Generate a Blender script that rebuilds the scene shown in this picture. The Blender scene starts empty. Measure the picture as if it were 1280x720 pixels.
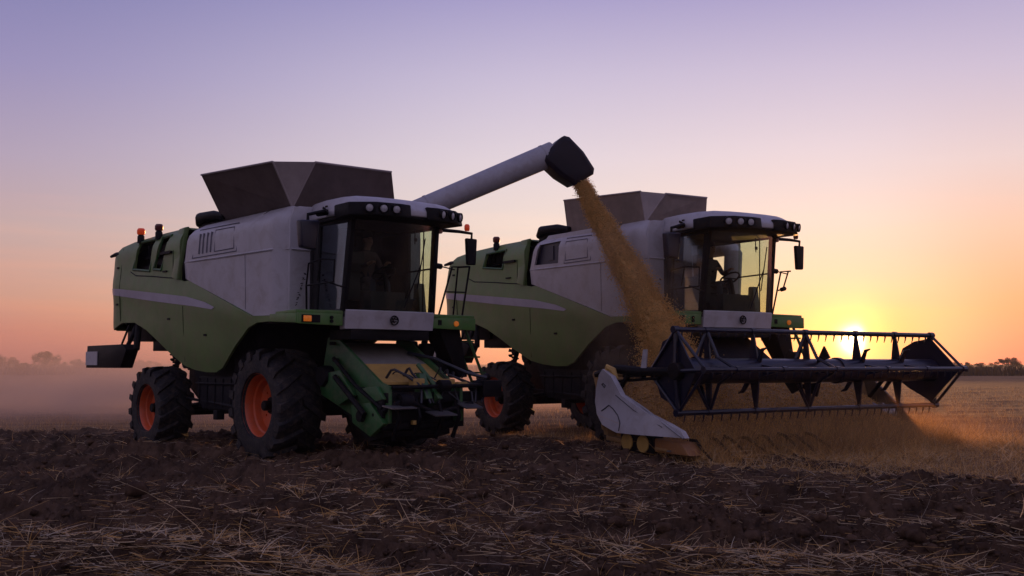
import bpy, bmesh, math, random
import numpy as np
from mathutils import Vector, Matrix
from mathutils.geometry import delaunay_2d_cdt
R = math.radians
rnd = random.Random(7)
NP = np.random.default_rng(11)
SC = bpy.context.scene
COL = SC.collection

# ------------------------------------------------------------------ camera
cam = bpy.data.cameras.new('camera'); camo = bpy.data.objects.new('camera', cam); COL.objects.link(camo)
cam.sensor_width = 36; cam.lens = 1346/1280*36; cam.clip_start = .05; cam.clip_end = 9000
camo.location = (0, 0, 1.7); camo.rotation_euler = (R(94.05), 0, 0)
SC.camera = camo
SC.view_settings.view_transform = 'Standard'; SC.view_settings.look = 'None'
SC.view_settings.exposure = 0; SC.view_settings.gamma = 1; SC.view_settings.use_curve_mapping = False
SC.render.engine = 'CYCLES'

# ------------------------------------------------------------------ sky
SUN_AZ = math.atan2(430, 1346)          # to the right of +Y
SUN_EL = R(1.2)
sdir = Vector((math.sin(SUN_AZ)*math.cos(SUN_EL), math.cos(SUN_AZ)*math.cos(SUN_EL), math.sin(SUN_EL)))

def lin(c):
    return tuple(((v/255)/12.92 if v/255 <= .04045 else ((v/255+.055)/1.055)**2.4) for v in c)

class NT:
    def __init__(s, tree): s.t = tree; s.n = tree.nodes; s.l = tree.links
    def new(s, typ, **kw):
        n = s.n.new(typ)
        for k, v in kw.items(): setattr(n, k, v)
        return n
    def put(s, sock, v):
        if hasattr(v, 'is_output') or isinstance(v, bpy.types.NodeSocket): s.l.new(v, sock)
        else: sock.default_value = v
    def m(s, op, a, b=0.0, c=0.0, clamp=False):
        n = s.new('ShaderNodeMath', operation=op); n.use_clamp = clamp
        s.put(n.inputs[0], a); s.put(n.inputs[1], b); s.put(n.inputs[2], c)
        return n.outputs[0]
    def ramp(s, fac, stops, interp='LINEAR'):
        n = s.new('ShaderNodeValToRGB'); n.color_ramp.interpolation = interp
        e = n.color_ramp.elements
        while len(e) < len(stops): e.new(.5)
        for i, (p, c) in enumerate(stops):
            e[i].position = p; e[i].color = (*c, 1)
        s.l.new(fac, n.inputs[0]); return n.outputs[0]
    def mix(s, f, a, b, bt='MIX'):
        n = s.new('ShaderNodeMix', data_type='RGBA', blend_type=bt)
        s.put(n.inputs[0], f)
        for k, v in ((6, a), (7, b)):
            s.put(n.inputs[k], v if isinstance(v, bpy.types.NodeSocket) else (*v[:3], 1))
        return n.outputs[2]
    def smooth(s, x, a, b):
        n = s.new('ShaderNodeMapRange', interpolation_type='SMOOTHSTEP')
        s.put(n.inputs[0], x); n.inputs[1].default_value = a; n.inputs[2].default_value = b
        return n.outputs[0]
    def noise(s, vec, scale, detail=4, rough=.55, dist=0):
        n = s.new('ShaderNodeTexNoise'); s.l.new(vec, n.inputs['Vector'])
        n.inputs['Scale'].default_value = scale; n.inputs['Detail'].default_value = detail
        n.inputs['Roughness'].default_value = rough; n.inputs['Distortion'].default_value = dist
        return n.outputs['Fac']

world = bpy.data.worlds.new('World'); SC.world = world; world.use_nodes = True
W = NT(world.node_tree); W.n.clear()
tc = W.new('ShaderNodeTexCoord'); sep = W.new('ShaderNodeSeparateXYZ'); W.l.new(tc.outputs['Generated'], sep.inputs[0])
X_, Y_, Z_ = sep.outputs
hx, hy = math.sin(SUN_AZ), math.cos(SUN_AZ)
hl = W.m('MAXIMUM', W.m('SQRT', W.m('ADD', W.m('MULTIPLY', X_, X_), W.m('MULTIPLY', Y_, Y_))), .001)
ca = W.m('DIVIDE', W.m('ADD', W.m('MULTIPLY', X_, hx), W.m('MULTIPLY', Y_, hy)), hl)      # cos azimuth from sun
sa = W.m('DIVIDE', W.m('SUBTRACT', W.m('MULTIPLY', X_, hy), W.m('MULTIPLY', Y_, hx)), hl)  # sin, + to the right
az = W.m('MULTIPLY', W.m('ARCTAN2', sa, ca), 180/math.pi)
zc = W.m('MAXIMUM', Z_, 0.0)
def rmp(lst): return W.ramp(zc, [(p, lin(c)) for p, c in lst])
left = rmp([(0, (166, 100, 104)), (.012, (178, 108, 110)), (.056, (198, 146, 138)), (.115, (194, 162, 166)), (.175, (176, 156, 182)), (.25, (150, 138, 184)), (.33, (124, 120, 174)), (.6, (100, 100, 158)), (1, (84, 90, 142))])
mid = rmp([(0, (232, 160, 120)), (.03, (242, 188, 150)), (.07, (242, 208, 188)), (.13, (234, 216, 212)), (.19, (222, 208, 220)), (.26, (198, 186, 214)), (.33, (162, 152, 200)), (.6, (120, 116, 172)), (1, (84, 90, 142))])
rgt = rmp([(0, (204, 110, 108)), (.012, (214, 120, 112)), (.056, (234, 160, 132)), (.115, (234, 192, 176)), (.175, (226, 204, 208)), (.25, (200, 186, 212)), (.33, (165, 155, 200)), (.6, (120, 116, 172)), (1, (84, 90, 142))])
anti = rmp([(0, (104, 96, 112)), (.1, (144, 132, 150)), (.25, (156, 142, 168)), (.5, (150, 140, 174)), (1, (144, 138, 178))])
c1 = W.mix(W.smooth(az, -46, -14), left, mid)
c2 = W.mix(W.smooth(az, -1, 8), c1, rgt)
c2 = W.mix(1.0, c2, (.92, .935, .95), 'MULTIPLY')
c3 = W.mix(W.smooth(ca, .70, .10), c2, anti)
# glow round the sun
ez = W.m('MULTIPLY', W.m('ARCSINE', Z_), 180/math.pi)
azl = W.m('MULTIPLY', az, W.m('ADD', .9, W.m('MULTIPLY', W.m('GREATER_THAN', az, 0.0), .8)))
dz = W.m('SUBTRACT', ez, math.degrees(SUN_EL))
def gauss(sx, sy, pw=1.0):
    a = W.m('DIVIDE', azl, sx); b = W.m('DIVIDE', dz, sy)
    q = W.m('ADD', W.m('MULTIPLY', a, a), W.m('MULTIPLY', b, b))
    return W.m('EXPONENT', W.m('MULTIPLY', q, -1.0))
streak = W.new('ShaderNodeMapping'); W.l.new(tc.outputs['Generated'], streak.inputs[0]); streak.inputs['Scale'].default_value = (3, 3, 42)
sn = W.noise(streak.outputs[0], 2.2, 3, .5)
snf = W.m('ADD', .86, W.m('MULTIPLY', W.smooth(sn, .35, .7), .3))
def addglow(base, g, col, k, mod=None):
    f = W.m('MULTIPLY', g, k)
    if mod: f = W.m('MULTIPLY', f, mod)
    cc = W.new('ShaderNodeVectorMath', operation='SCALE'); cc.inputs[0].default_value = col; W.l.new(f, cc.inputs['Scale'])
    return W.mix(1.0, base, cc.outputs[0], 'ADD')
c3 = W.mix(W.m('MULTIPLY', gauss(10.5, 4.2), .5), c3, (1.0, .73, .52))
c3 = W.mix(W.m('MULTIPLY', gauss(6.6, 2.1), .8), c3, (1.0, .57, .20))
c3 = addglow(c3, gauss(6.5, 2.4), (.14, .05, .0), 1.0, snf)
c3 = W.mix(1.0, c3, W.ramp(W.m('MULTIPLY', sn, W.smooth(Z_, .30, .05)), [(0, (1, 1, 1)), (.35, (.985, .985, .985)), (.55, (1.05, 1.0, .97)), (.75, (1.12, 1.02, .95))]), 'MULTIPLY')
c3 = addglow(c3, gauss(2.3, 1.8), (1.3, .68, .16), .75)
c3 = addglow(c3, gauss(.55, .55), (9, 6.5, 3.5), 1.0)
bg = W.new('ShaderNodeBackground'); W.l.new(c3, bg.inputs[0]); bg.inputs[1].default_value = 1.0
sky = W.new('ShaderNodeTexSky', sky_type='NISHITA'); sky.sun_disc = False
sky.sun_elevation = SUN_EL; sky.sun_rotation = SUN_AZ; sky.air_density = 1.2; sky.dust_density = .6
bg2 = W.new('ShaderNodeBackground'); W.l.new(sky.outputs[0], bg2.inputs[0]); bg2.inputs[1].default_value = .04
ad = W.new('ShaderNodeAddShader'); W.l.new(bg.outputs[0], ad.inputs[0]); W.l.new(bg2.outputs[0], ad.inputs[1])
wo = W.new('ShaderNodeOutputWorld'); W.l.new(ad.outputs[0], wo.inputs[0])

sun = bpy.data.lights.new('sun', 'SUN'); suno = bpy.data.objects.new('sun', sun); COL.objects.link(suno)
sun.energy = 4.5; sun.angle = R(.6); sun.color = (1, .46, .16)
suno.rotation_euler = (-sdir).to_track_quat('-Z', 'Y').to_euler()

# ------------------------------------------------------------------ materials
MATS = {}
def mat(name, col, rough=.6, metal=0, var=.25, vscale=3, bump=0, bscale=40, coat=0, emit=None, es=0, col2=None, spec=.5, dust=0):
    if name in MATS: return MATS[name]
    m = bpy.data.materials.new(name); m.use_nodes = True; N = NT(m.node_tree)
    b = N.n['Principled BSDF']
    t = N.new('ShaderNodeTexCoord'); o = t.outputs['Object']
    f = N.noise(o, vscale, 6, .65)
    c2 = col2 if col2 else tuple(v*(1-var) for v in col)
    base = N.mix(N.smooth(f, .3, .7), col, c2)
    if dust:
        g = N.noise(o, vscale*2.7, 8, .7, .6)
        base = N.mix(N.m('MULTIPLY', N.smooth(g, .42, .72), dust), base, (.19, .14, .10))
    N.l.new(base, b.inputs['Base Color'])
    g2 = N.noise(o, vscale*6, 4, .6)
    N.l.new(N.m('ADD', rough-.08, N.m('MULTIPLY', g2, .22), clamp=True), b.inputs['Roughness'])
    b.inputs['Metallic'].default_value = metal
    b.inputs['Specular IOR Level'].default_value = spec
    if coat: b.inputs['Coat Weight'].default_value = coat; b.inputs['Coat Roughness'].default_value = .15
    if emit: b.inputs['Emission Color'].default_value = (*emit, 1); b.inputs['Emission Strength'].default_value = es
    if bump:
        bn = N.new('ShaderNodeBump'); bn.inputs['Strength'].default_value = bump; bn.inputs['Distance'].default_value = .02
        N.l.new(N.noise(o, bscale, 6, .65), bn.inputs['Height']); N.l.new(bn.outputs[0], b.inputs['Normal'])
    MATS[name] = m; return m

WHITE = mat('white_paint', (.44, .43, .475), .42, var=.12, vscale=1.2, dust=.35, bump=.12, bscale=2.5)
GREEN = mat('green_paint', (.135, .215, .068), .42, var=.2, vscale=1.2, dust=.4, bump=.1, bscale=2.5)
DGREEN = mat('dark_green_paint', (.022, .115, .028), .45, var=.45, vscale=2, dust=.3)
STRIPE = mat('silver_stripe', (.33, .32, .41), .35, var=.15)
BLACK = mat('black_metal', (.007, .007, .010), .5, var=.4, dust=.03, spec=.12)
CHASSIS = mat('chassis_metal', (.009, .009, .015), .6, var=.4, dust=.06, spec=.15, bump=.3, bscale=14)
RUBBER = mat('rubber', (.012, .012, .017), .66, var=.5, vscale=4, bump=.4, bscale=25, dust=.26, spec=.35)
RIM = mat('orange_rim', (.62, .095, .022), .42, var=.25, dust=.3)
FLAP = mat('tank_flap', (.12, .09, .085), .6, var=.3, bump=.15, bscale=3)
FLAPT = mat('tank_flap_fabric', (.36, .31, .31), .7, var=.2)
BLUEBLK = mat('reel_paint', (.008, .009, .026), .30, var=.15, metal=.0, coat=.12, spec=.4)
STEEL = mat('worn_steel', (.35, .34, .36), .35, metal=.8, var=.4)
AMBER = mat('amber_lens', (.75, .20, .02), .25, emit=(1, .25, .03), es=.18)
REDL = mat('red_beacon', (.7, .06, .02), .25, emit=(1, .1, .02), es=.15)
DRED = mat('dark_red_lens', (.12, .02, .02), .3)
LENS = mat('lamp_lens', (.50, .50, .56), .15, var=.3, vscale=25, spec=.8)
INTER = mat('cab_interior', (.022, .02, .024), .7, var=.4)
SEAT = mat('seat_fabric', (.05, .045, .05), .85)
GRAY = mat('grey_sheet', (.22, .21, .19), .5, dust=.3)
YELL = mat('yellow_sheet', (.50, .31, .08), .5, dust=.3)
HOSE = mat('hose_rubber', (.02, .022, .035), .35)
PLAT = mat('platform_green', (.075, .20, .04), .45, dust=.3)
SPOUT = mat('spout_rubber', (.012, .010, .022), .45, var=.3, spec=.25)

def glass_mat(tint=(.84, .89, .82), floor=0.0, dirt=.10):
    m = bpy.data.materials.new('tinted_glass'); m.use_nodes = True; N = NT(m.node_tree); N.n.clear()
    tr = N.new('ShaderNodeBsdfTransparent'); tr.inputs[0].default_value = (*tint, 1)
    gl = N.new('ShaderNodeBsdfGlossy'); gl.inputs['Roughness'].default_value = .06; gl.inputs[0].default_value = (.8, .85, .95, 1)
    fr = N.new('ShaderNodeFresnel'); ge = N.new('ShaderNodeNewGeometry')
    N.l.new(N.m('ADD', 1.55, N.m('MULTIPLY', ge.outputs['Backfacing'], .645-1.55)), fr.inputs[0])
    mx = N.new('ShaderNodeMixShader'); N.l.new(N.m('ADD', N.m('MULTIPLY', fr.outputs[0], 1.0), floor, clamp=True), mx.inputs[0])
    N.l.new(tr.outputs[0], mx.inputs[1]); N.l.new(gl.outputs[0], mx.inputs[2])
    t = N.new('ShaderNodeTexCoord'); df = N.new('ShaderNodeBsdfDiffuse'); df.inputs[0].default_value = (.30, .25, .22, 1)
    m2 = N.new('ShaderNodeMixShader')
    N.l.new(N.m('MULTIPLY', N.smooth(N.noise(t.outputs['Object'], 2.5, 7, .7, .5), .5, .85), dirt), m2.inputs[0])
    N.l.new(mx.outputs[0], m2.inputs[1]); N.l.new(df.outputs[0], m2.inputs[2])
    o = N.new('ShaderNodeOutputMaterial'); N.l.new(m2.outputs[0], o.inputs[0])
    return m
GLASS = glass_mat()
SGLASS = glass_mat((.50, .60, .66), .07, .2)

# ------------------------------------------------------------------ helpers
def tag(o, label=None, cat=None, group=None, kind=None):
    if label: o['label'] = label
    if cat: o['category'] = cat
    if group: o['group'] = group
    if kind: o['kind'] = kind
    return o
def link_mesh(name, me, parent=None):
    o = bpy.data.objects.new(name, me); COL.objects.link(o)
    if parent: o.parent = parent
    return o
def empty(name, loc, rz=0):
    o = bpy.data.objects.new(name, None); o.empty_display_size = .3; COL.objects.link(o)
    o.location = loc; o.rotation_euler = (0, 0, rz); return o
def raw_mesh(name, V, F, m, parent=None, smooth=None):
    """V (n,3), F (k,3|4) numpy arrays -> one mesh object, fast"""
    me = bpy.data.meshes.new(name); k = F.shape[1]
    me.vertices.add(len(V)); me.vertices.foreach_set('co', np.asarray(V, np.float32).ravel())
    me.loops.add(F.size); me.loops.foreach_set('vertex_index', F.astype(np.int32).ravel())
    me.polygons.add(len(F)); me.polygons.foreach_set('loop_start', np.arange(0, F.size, k, dtype=np.int32))
    me.update(calc_edges=True); me.validate()
    if smooth: me.polygons.foreach_set('use_smooth', np.ones(len(me.polygons), bool))
    for mm in (m if isinstance(m, (list, tuple)) else [m]): me.materials.append(mm)
    return link_mesh(name, me, parent)

class MB:
    def __init__(s): s.v = []; s.f = []
    def add(s, V, F):
        n = len(s.v); s.v += [tuple(p) for p in V]; s.f += [tuple(i+n for i in q) for q in F]; return s
    def box(s, c, d, rot=None):
        V = [Vector((sx*d[0]/2, sy*d[1]/2, sz*d[2]/2)) for sx in (-1, 1) for sy in (-1, 1) for sz in (-1, 1)]
        if rot is not None: V = [rot @ v for v in V]
        V = [v+Vector(c) for v in V]
        return s.add(V, [(0, 1, 3, 2), (4, 6, 7, 5), (0, 4, 5, 1), (2, 3, 7, 6), (0, 2, 6, 4), (1, 5, 7, 3)])
    def bb(s, a, b):
        return s.box([(a[i]+b[i])/2 for i in range(3)], [abs(b[i]-a[i]) for i in range(3)])
    def prism(s, poly, a, b, pl='xz', poly2=None):
        poly2 = poly2 or poly
        def P(p, t): return {'xz': (p[0], t, p[1]), 'yz': (t, p[0], p[1]), 'xy': (p[0], p[1], t)}[pl]
        n = len(poly); V = [P(p, a) for p in poly]+[P(p, b) for p in poly2]
        F = [tuple(range(n)), tuple(range(2*n-1, n-1, -1))]+[(i, (i+1) % n, n+(i+1) % n, n+i) for i in range(n)]
        return s.add(V, F)
    def hexa(s, P):       # 4 bottom + 4 top (or any two matching quads)
        return s.add(P, [(3, 2, 1, 0), (4, 5, 6, 7)]+[(i, (i+1) % 4, 4+(i+1) % 4, 4+i) for i in range(4)])
    def tube(s, pts, r, n=8, r2=None, cap=True):
        pts = [Vector(p) for p in pts]; m = len(pts)
        rs = r if isinstance(r, (list, tuple)) else [r+((r2 if r2 is not None else r)-r)*i/(m-1) for i in range(m)]
        prev = None; V = []
        for i, p in enumerate(pts):
            t = (pts[min(i+1, m-1)]-pts[max(i-1, 0)]).normalized()
            if prev is None:
                u = t.cross(Vector((0, 0, 1)));
                if u.length < .05: u = t.cross(Vector((1, 0, 0)))
            else: u = prev-t*prev.dot(t)
            u.normalize(); w = t.cross(u); prev = u
            V += [p+(u*math.cos(6.28318*k/n)+w*math.sin(6.28318*k/n))*rs[i] for k in range(n)]
        F = [(i*n+k, i*n+(k+1) % n, (i+1)*n+(k+1) % n, (i+1)*n+k) for i in range(m-1) for k in range(n)]
        if cap: F += [tuple(range(n-1, -1, -1)), tuple(range((m-1)*n, m*n))]
        return s.add(V, F)
    def lathe(s, prof, n=32, c=(0, 0, 0), axis='y', cap=True):
        V = []
        for r, t in prof:
            for k in range(n):
                a = 2*math.pi*k/n; x, z = r*math.cos(a), r*math.sin(a)
                p = {'y': (x, t, z), 'z': (x, z, t), 'x': (t, x, z)}[axis]
                V.append((p[0]+c[0], p[1]+c[1], p[2]+c[2]))
        m = len(prof)
        F = [(i*n+k, i*n+(k+1) % n, (i+1)*n+(k+1) % n, (i+1)*n+k) for i in range(m-1) for k in range(n)]
        if cap and prof[0][0] > .001: F.append(tuple(range(n-1, -1, -1)))
        if cap and prof[-1][0] > .001: F.append(tuple(range((m-1)*n, m*n)))
        return s.add(V, F)
    def panel(s, outline, holes, yf, side, step=.12, thick=.05):
        """a sheet in xz with holes, bent by yf(x,z); side -1 is the near side"""
        def dens(poly):
            o = []
            for i, p in enumerate(poly):
                q = poly[(i+1) % len(poly)]; d = math.dist(p, q); k = max(1, int(d/step))
                o += [(p[0]+(q[0]-p[0])*j/k, p[1]+(q[1]-p[1])*j/k) for j in range(k)]
            return o
        def inside(p, poly):
            c = False
            for i in range(len(poly)):
                a, b = poly[i-1], poly[i]
                if (a[1] > p[1]) != (b[1] > p[1]) and p[0] < (b[0]-a[0])*(p[1]-a[1])/(b[1]-a[1])+a[0]: c = not c
            return c
        def near(p, poly):
            for i in range(len(poly)):
                a, b = Vector(poly[i-1]), Vector(poly[i]); d = b-a; t = max(0, min(1, (Vector(p)-a).dot(d)/max(d.length_squared, 1e-9)))
                if (Vector(p)-a-d*t).length < step*.45: return True
            return False
        loops = [dens(outline)]+[dens(h) for h in holes]
        pts = []; edges = []
        for L in loops:
            n = len(pts); pts += L; edges += [(n+i, n+(i+1) % len(L)) for i in range(len(L))]
        xs = [p[0] for p in outline]; zs = [p[1] for p in outline]
        x = min(xs)
        while x < max(xs):
            z = min(zs)
            while z < max(zs):
                p = (x, z)
                if inside(p, outline) and not near(p, outline) and not any(inside(p, h) or near(p, h) for h in holes): pts.append(p)
                z += step
            x += step
        v2, e2, f2, *_ = delaunay_2d_cdt([Vector(p) for p in pts], edges, [], 0, 1e-5)
        fs = []
        for f in f2:
            c = sum((v2[i] for i in f), Vector((0, 0)))/len(f)
            if inside(c, outline) and not any(inside(c, h) for h in holes): fs.append(tuple(f))
        V = [(v[0], side*yf(v[0], v[1]), v[1]) for v in v2]
        n = len(V); V += [(v[0], side*(yf(v[0], v[1])-thick), v[1]) for v in v2]
        if side < 0: F = [f for f in fs]+[tuple(i+n for i in reversed(f)) for f in fs]
        else: F = [tuple(reversed(f)) for f in fs]+[tuple(i+n for i in f) for f in fs]
        ec = {}
        for f in fs:
            for i in range(len(f)):
                a, b = f[i-1], f[i]; ec[(a, b)] = 1
        for (a, b) in ec:
            if (b, a) not in ec: F.append((b, a, a+n, b+n) if side < 0 else (a, b, b+n, a+n))
        return s.add(V, F)
    def mirror_y(s):
        n = len(s.v); s.v += [(x, -y, z) for x, y, z in s.v]; s.f += [tuple(i+n for i in reversed(q)) for q in s.f]; return s
    def build(s, name, m, parent=None, bevel=0, smooth=35, seg=2):
        me = bpy.data.meshes.new(name); me.from_pydata(s.v, [], s.f)
        bm = bmesh.new(); bm.from_mesh(me)
        bmesh.ops.recalc_face_normals(bm, faces=bm.faces)
        if bevel:
            es = [e for e in bm.edges if len(e.link_faces) == 2 and e.calc_face_angle(0) > R(28)]
            try: bmesh.ops.bevel(bm, geom=es, offset=bevel, segments=seg, affect='EDGES', profile=.6, clamp_overlap=True)
            except Exception: pass
        bm.to_mesh(me); bm.free()
        for mm in (m if isinstance(m, (list, tuple)) else [m]): me.materials.append(mm)
        if smooth:
            me.polygons.foreach_set('use_smooth', np.ones(len(me.polygons), bool))
            me.set_sharp_from_angle(angle=R(smooth))
        return link_mesh(name, me, parent)

# numpy value noise
def _h(ix, iy, seed):
    n = (ix.astype(np.int64)*374761393+iy.astype(np.int64)*668265263+seed*69069) & 0x7fffffff
    n = ((n ^ (n >> 13))*1274126177) & 0x7fffffff
    return ((n ^ (n >> 16)) & 0xffff)/65535.0
def vn(x, y, seed=0):
    ix = np.floor(x); iy = np.floor(y); fx = x-ix; fy = y-iy
    fx = fx*fx*fx*(fx*(fx*6-15)+10); fy = fy*fy*fy*(fy*(fy*6-15)+10)
    a = _h(ix, iy, seed); b = _h(ix+1, iy, seed); c = _h(ix, iy+1, seed); d = _h(ix+1, iy+1, seed)
    return (a*(1-fx)+b*fx)*(1-fy)+(c*(1-fx)+d*fx)*fy*1.0
def fbm(x, y, o=4, seed=0, g=.5):
    s = 0; a = 1; t = 0
    for i in range(o):
        s = s+a*vn(x*2**i+i*17.3, y*2**i-i*9.1, seed+i); t += a; a *= g
    return s/t
def sst(a, b, x):
    t = np.clip((x-a)/(b-a), 0, 1); return t*t*(3-2*t)

# ------------------------------------------------------------------ ground
def soil_edge(x):        # y at which ploughed soil turns to stubble
    return np.interp(x, [-60, -12, -2, 1.5, 4, 7.3, 12, 30], [31, 26.5, 24.5, 21, 17.9, 14.4, 11.6, 5])
def soil_w(x, y):        # 1 in ploughed soil
    n = (fbm(x*.9, y*.9, 4, 5)-.5)*2.4
    return 1-sst(-.5, .6, y-soil_edge(x)+n)
def base_h(x, y):
    b = .03+.12*sst(-2.5, 1.5, x)*sst(12, 18, y)*(1-sst(40, 90, y)*.6)
    return b
def ridge(x, y):
    u = .86*y+.42*x+1.3*fbm(x*.22, y*.22, 2, 31)
    return 1-np.abs(np.sin(u*math.pi/2.1))
def ground_h(x, y, fine=True):
    w = soil_w(x, y); d = np.hypot(x, y)
    near = 1-sst(60, 140, d)
    # ridges running across the view, slightly slanted
    rid = ridge(x, y)
    e = .35+.65*sst(0, 5, soil_edge(x)-y)
    h = base_h(x, y)+near*(w*(-.05+e*(.30*(rid-.35)*(.5+fbm(x*.5, y*.5, 2, 44))+.18*(fbm(x*.45, y*.45, 3, 8)-.5))))
    h = h+near*w*.10*(fbm(x*3.1, y*3.1, 3, 12)-.5)
    h = h+(1-w)*near*.07*(fbm(x*.8, y*.8, 4, 21)-.5)
    # wheel positions kept at the level the machines stand on
    if fine:
        c = vn(x*7, y*7, 61); c2 = vn(x*17+3, y*17, 62); c3 = vn(x*41, y*41, 63)
        h = h+near*(w*(.12*np.abs(c-.5)*1.6+.075*np.abs(c2-.5)*1.8+.026*c3)+(1-w)*(.02*c+.012*c2))
    return h

def make_ground():
    a1 = np.linspace(-50, 50, 1150); a0 = np.linspace(-180, -51, 60); a2 = np.linspace(51, 180, 60)
    A = np.radians(np.concatenate([a0, a1, a2]))
    r = [0.6]
    while r[-1] < 6: r.append(r[-1]*1.05)
    while r[-1] < 34: r.append(r[-1]*1.0032)
    while r[-1] < 160: r.append(r[-1]*1.012)
    while r[-1] < 5200: r.append(r[-1]*1.09)
    r = np.array(r); rr, aa = np.meshgrid(r, A, indexing='ij')
    x = rr*np.sin(aa); y = rr*np.cos(aa)
    z = ground_h(x, y)
    V = np.stack([x, y, z], -1).reshape(-1, 3)
    nr, na = rr.shape; i = np.arange(nr-1)[:, None]*na+np.arange(na-1)[None, :]
    F = np.stack([i, i+1, i+na+1, i+na], -1).reshape(-1, 4)[:, ::-1]
    c = np.array([[0, 0, .0]]); V = np.concatenate([V, c]);
    # material
    m = bpy.data.materials.new('field_ground'); m.use_nodes = True; N = NT(m.node_tree); b = N.n['Principled BSDF']
    at = N.new('ShaderNodeAttribute', attribute_name='soil'); w = at.outputs['Fac']
    g = N.new('ShaderNodeNewGeometry'); P = g.outputs['Position']
    soil = N.mix(N.smooth(N.noise(P, 2.2, 8, .7), .3, .7), (.030, .017, .011), (.13, .078, .050))
    soil = N.mix(N.smooth(N.noise(P, 30, 6, .7), .55, .75), soil, (.15, .105, .075))
    mp = N.new('ShaderNodeMapping'); N.l.new(P, mp.inputs[0]); mp.inputs['Rotation'].default_value = (0, 0, R(12)); mp.inputs['Scale'].default_value = (.16, 1.5, 1)
    rows = N.noise(mp.outputs[0], .5, 8, .7)
    stub = N.mix(N.smooth(rows, .35, .65), (.12, .065, .035), (.32, .19, .09))
    stub = N.mix(N.smooth(N.noise(P, 14, 8, .75), .4, .7), stub, (.20, .12, .06))
    N.l.new(N.mix(w, stub, soil), b.inputs['Base Color']); b.inputs['Roughness'].default_value = .95; b.inputs['Specular IOR Level'].default_value = .15
    bn = N.new('ShaderNodeBump'); bn.inputs['Strength'].default_value = .9; bn.inputs['Distance'].default_value = .03
    N.l.new(N.noise(P, 55, 8, .75), bn.inputs['Height']); N.l.new(bn.outputs[0], b.inputs['Normal'])
    o = raw_mesh('ground', V, F, m, smooth=True)
    at = o.data.attributes.new('soil', 'FLOAT', 'POINT')
    at.data.foreach_set('value', soil_w(V[:, 0], V[:, 1]).astype(np.float32))
    return tag(o, kind='structure')
make_ground()

FLAPD = mat('hazy_dusty_tank_flap', (.25, .20, .18), .65, var=.3, dust=.3)  # right machine's flaps: dust, plus haze and distance lightened into the colour
# ------------------------------------------------------------------ combine harvester
def gz(x, y): return float(ground_h(np.array([x]), np.array([y]), False)[0])

def tyre_mesh(r, w, lugs=19):
    mb = MB(); h = w/2
    prof = [(r*.54, -h*.80), (r*.58, -h*.96), (r*.78, -h*1.02), (r*.88, -h*.95), (r*.915, -h*.82), (r*.93, -h*.4), (r*.935, 0), (r*.93, h*.4), (r*.915, h*.82), (r*.88, h*.95), (r*.78, h*1.02), (r*.58, h*.96), (r*.54, h*.80), (r*.51, 0), (r*.54, -h*.80)]
    n = 56; V = []
    for rr, t in prof[:-1]:
        V += [(rr*math.cos(2*math.pi*k/n), t, rr*math.sin(2*math.pi*k/n)) for k in range(n)]
    m = len(prof)-1
    F = [(i*n+k, i*n+(k+1) % n, ((i+1) % m)*n+(k+1) % n, ((i+1) % m)*n+k) for i in range(m) for k in range(n)]
    mb.add(V, F)
    for side in (-1, 1):
        for k in range(lugs):
            a0 = 2*math.pi*(k+(.5 if side > 0 else 0))/lugs
            secs = []
            for j in range(6):
                t = j/5
                y = side*h*(-.06+1.06*t); a = a0-.30*t; hw = (.052+.030*t)
                ro = r*(1.0-.012*t) if t < .99 else r*.985
                ri = r*.925 if t < .8 else r*.88
                if j == 5: ri = r*.80; ro = r*.955; y = side*h*1.05
                secs.append([(rad*math.cos(a+s), y, rad*math.sin(a+s)) for rad, s in ((ri, -hw*1.25), (ro, -hw*.8), (ro, hw*.8), (ri, hw*1.25))])
            V = [p for q in secs for p in q]
            F = [(0, 1, 2, 3), (20, 23, 22, 21)]+[(i*4+q, (i+1)*4+q, (i+1)*4+(q+1) % 4, i*4+(q+1) % 4) for i in range(5) for q in range(4)]
            mb.add(V, F)
    o = mb.build('tyre', RUBBER, smooth=40); me = o.data; bpy.data.objects.remove(o); return me
def rim_mesh(r, w):
    h = w/2; R0 = r*.555
    mb = MB()
    mb.lathe([(R0, -h*.90), (R0+.012, -h*.86), (R0*.98, -h*.80), (R0*.93, -h*.70), (R0*.90, -h*.45), (R0*.84, -h*.40), (R0*.80, -h*.16), (R0*.45, -h*.06), (R0*.42, -h*.02), (R0*.42, h*.1), (R0*.85, h*.1), (R0*.9, h*.7), (R0, h*.9)], 48, cap=False)
    for k in range(10):
        a = 2*math.pi*k/10
        mb.lathe([(.0, -h*.15), (.022, -h*.15), (.022, -h*.0)], 6, (math.cos(a)*R0*.60, 0, math.sin(a)*R0*.60))
    o = mb.build('rim', RIM, smooth=30); me = o.data; bpy.data.objects.remove(o); return me
def hub_mesh(r, w):
    h = w/2; mb = MB()
    mb.lathe([(0, -h*.62), (.075, -h*.62), (.09, -h*.58), (.09, -h*.30), (.15, -h*.26), (.15, -h*.05), (.16, h*.3)], 20)
    for k in range(8):
        a = 2*math.pi*k/8
        mb.lathe([(.0, -h*.34), (.014, -h*.34), (.014, -h*.2)], 6, (math.cos(a)*.12, 0, math.sin(a)*.12))
    o = mb.build('hub', BLACK); me = o.data; bpy.data.objects.remove(o); return me
TW = {'f': (1.0, .84), 'r': (.84, .68)}
WM = {k: (tyre_mesh(r, w, 17 if k == 'f' else 16), rim_mesh(r, w), hub_mesh(r, w)) for k, (r, w) in TW.items()}
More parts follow.
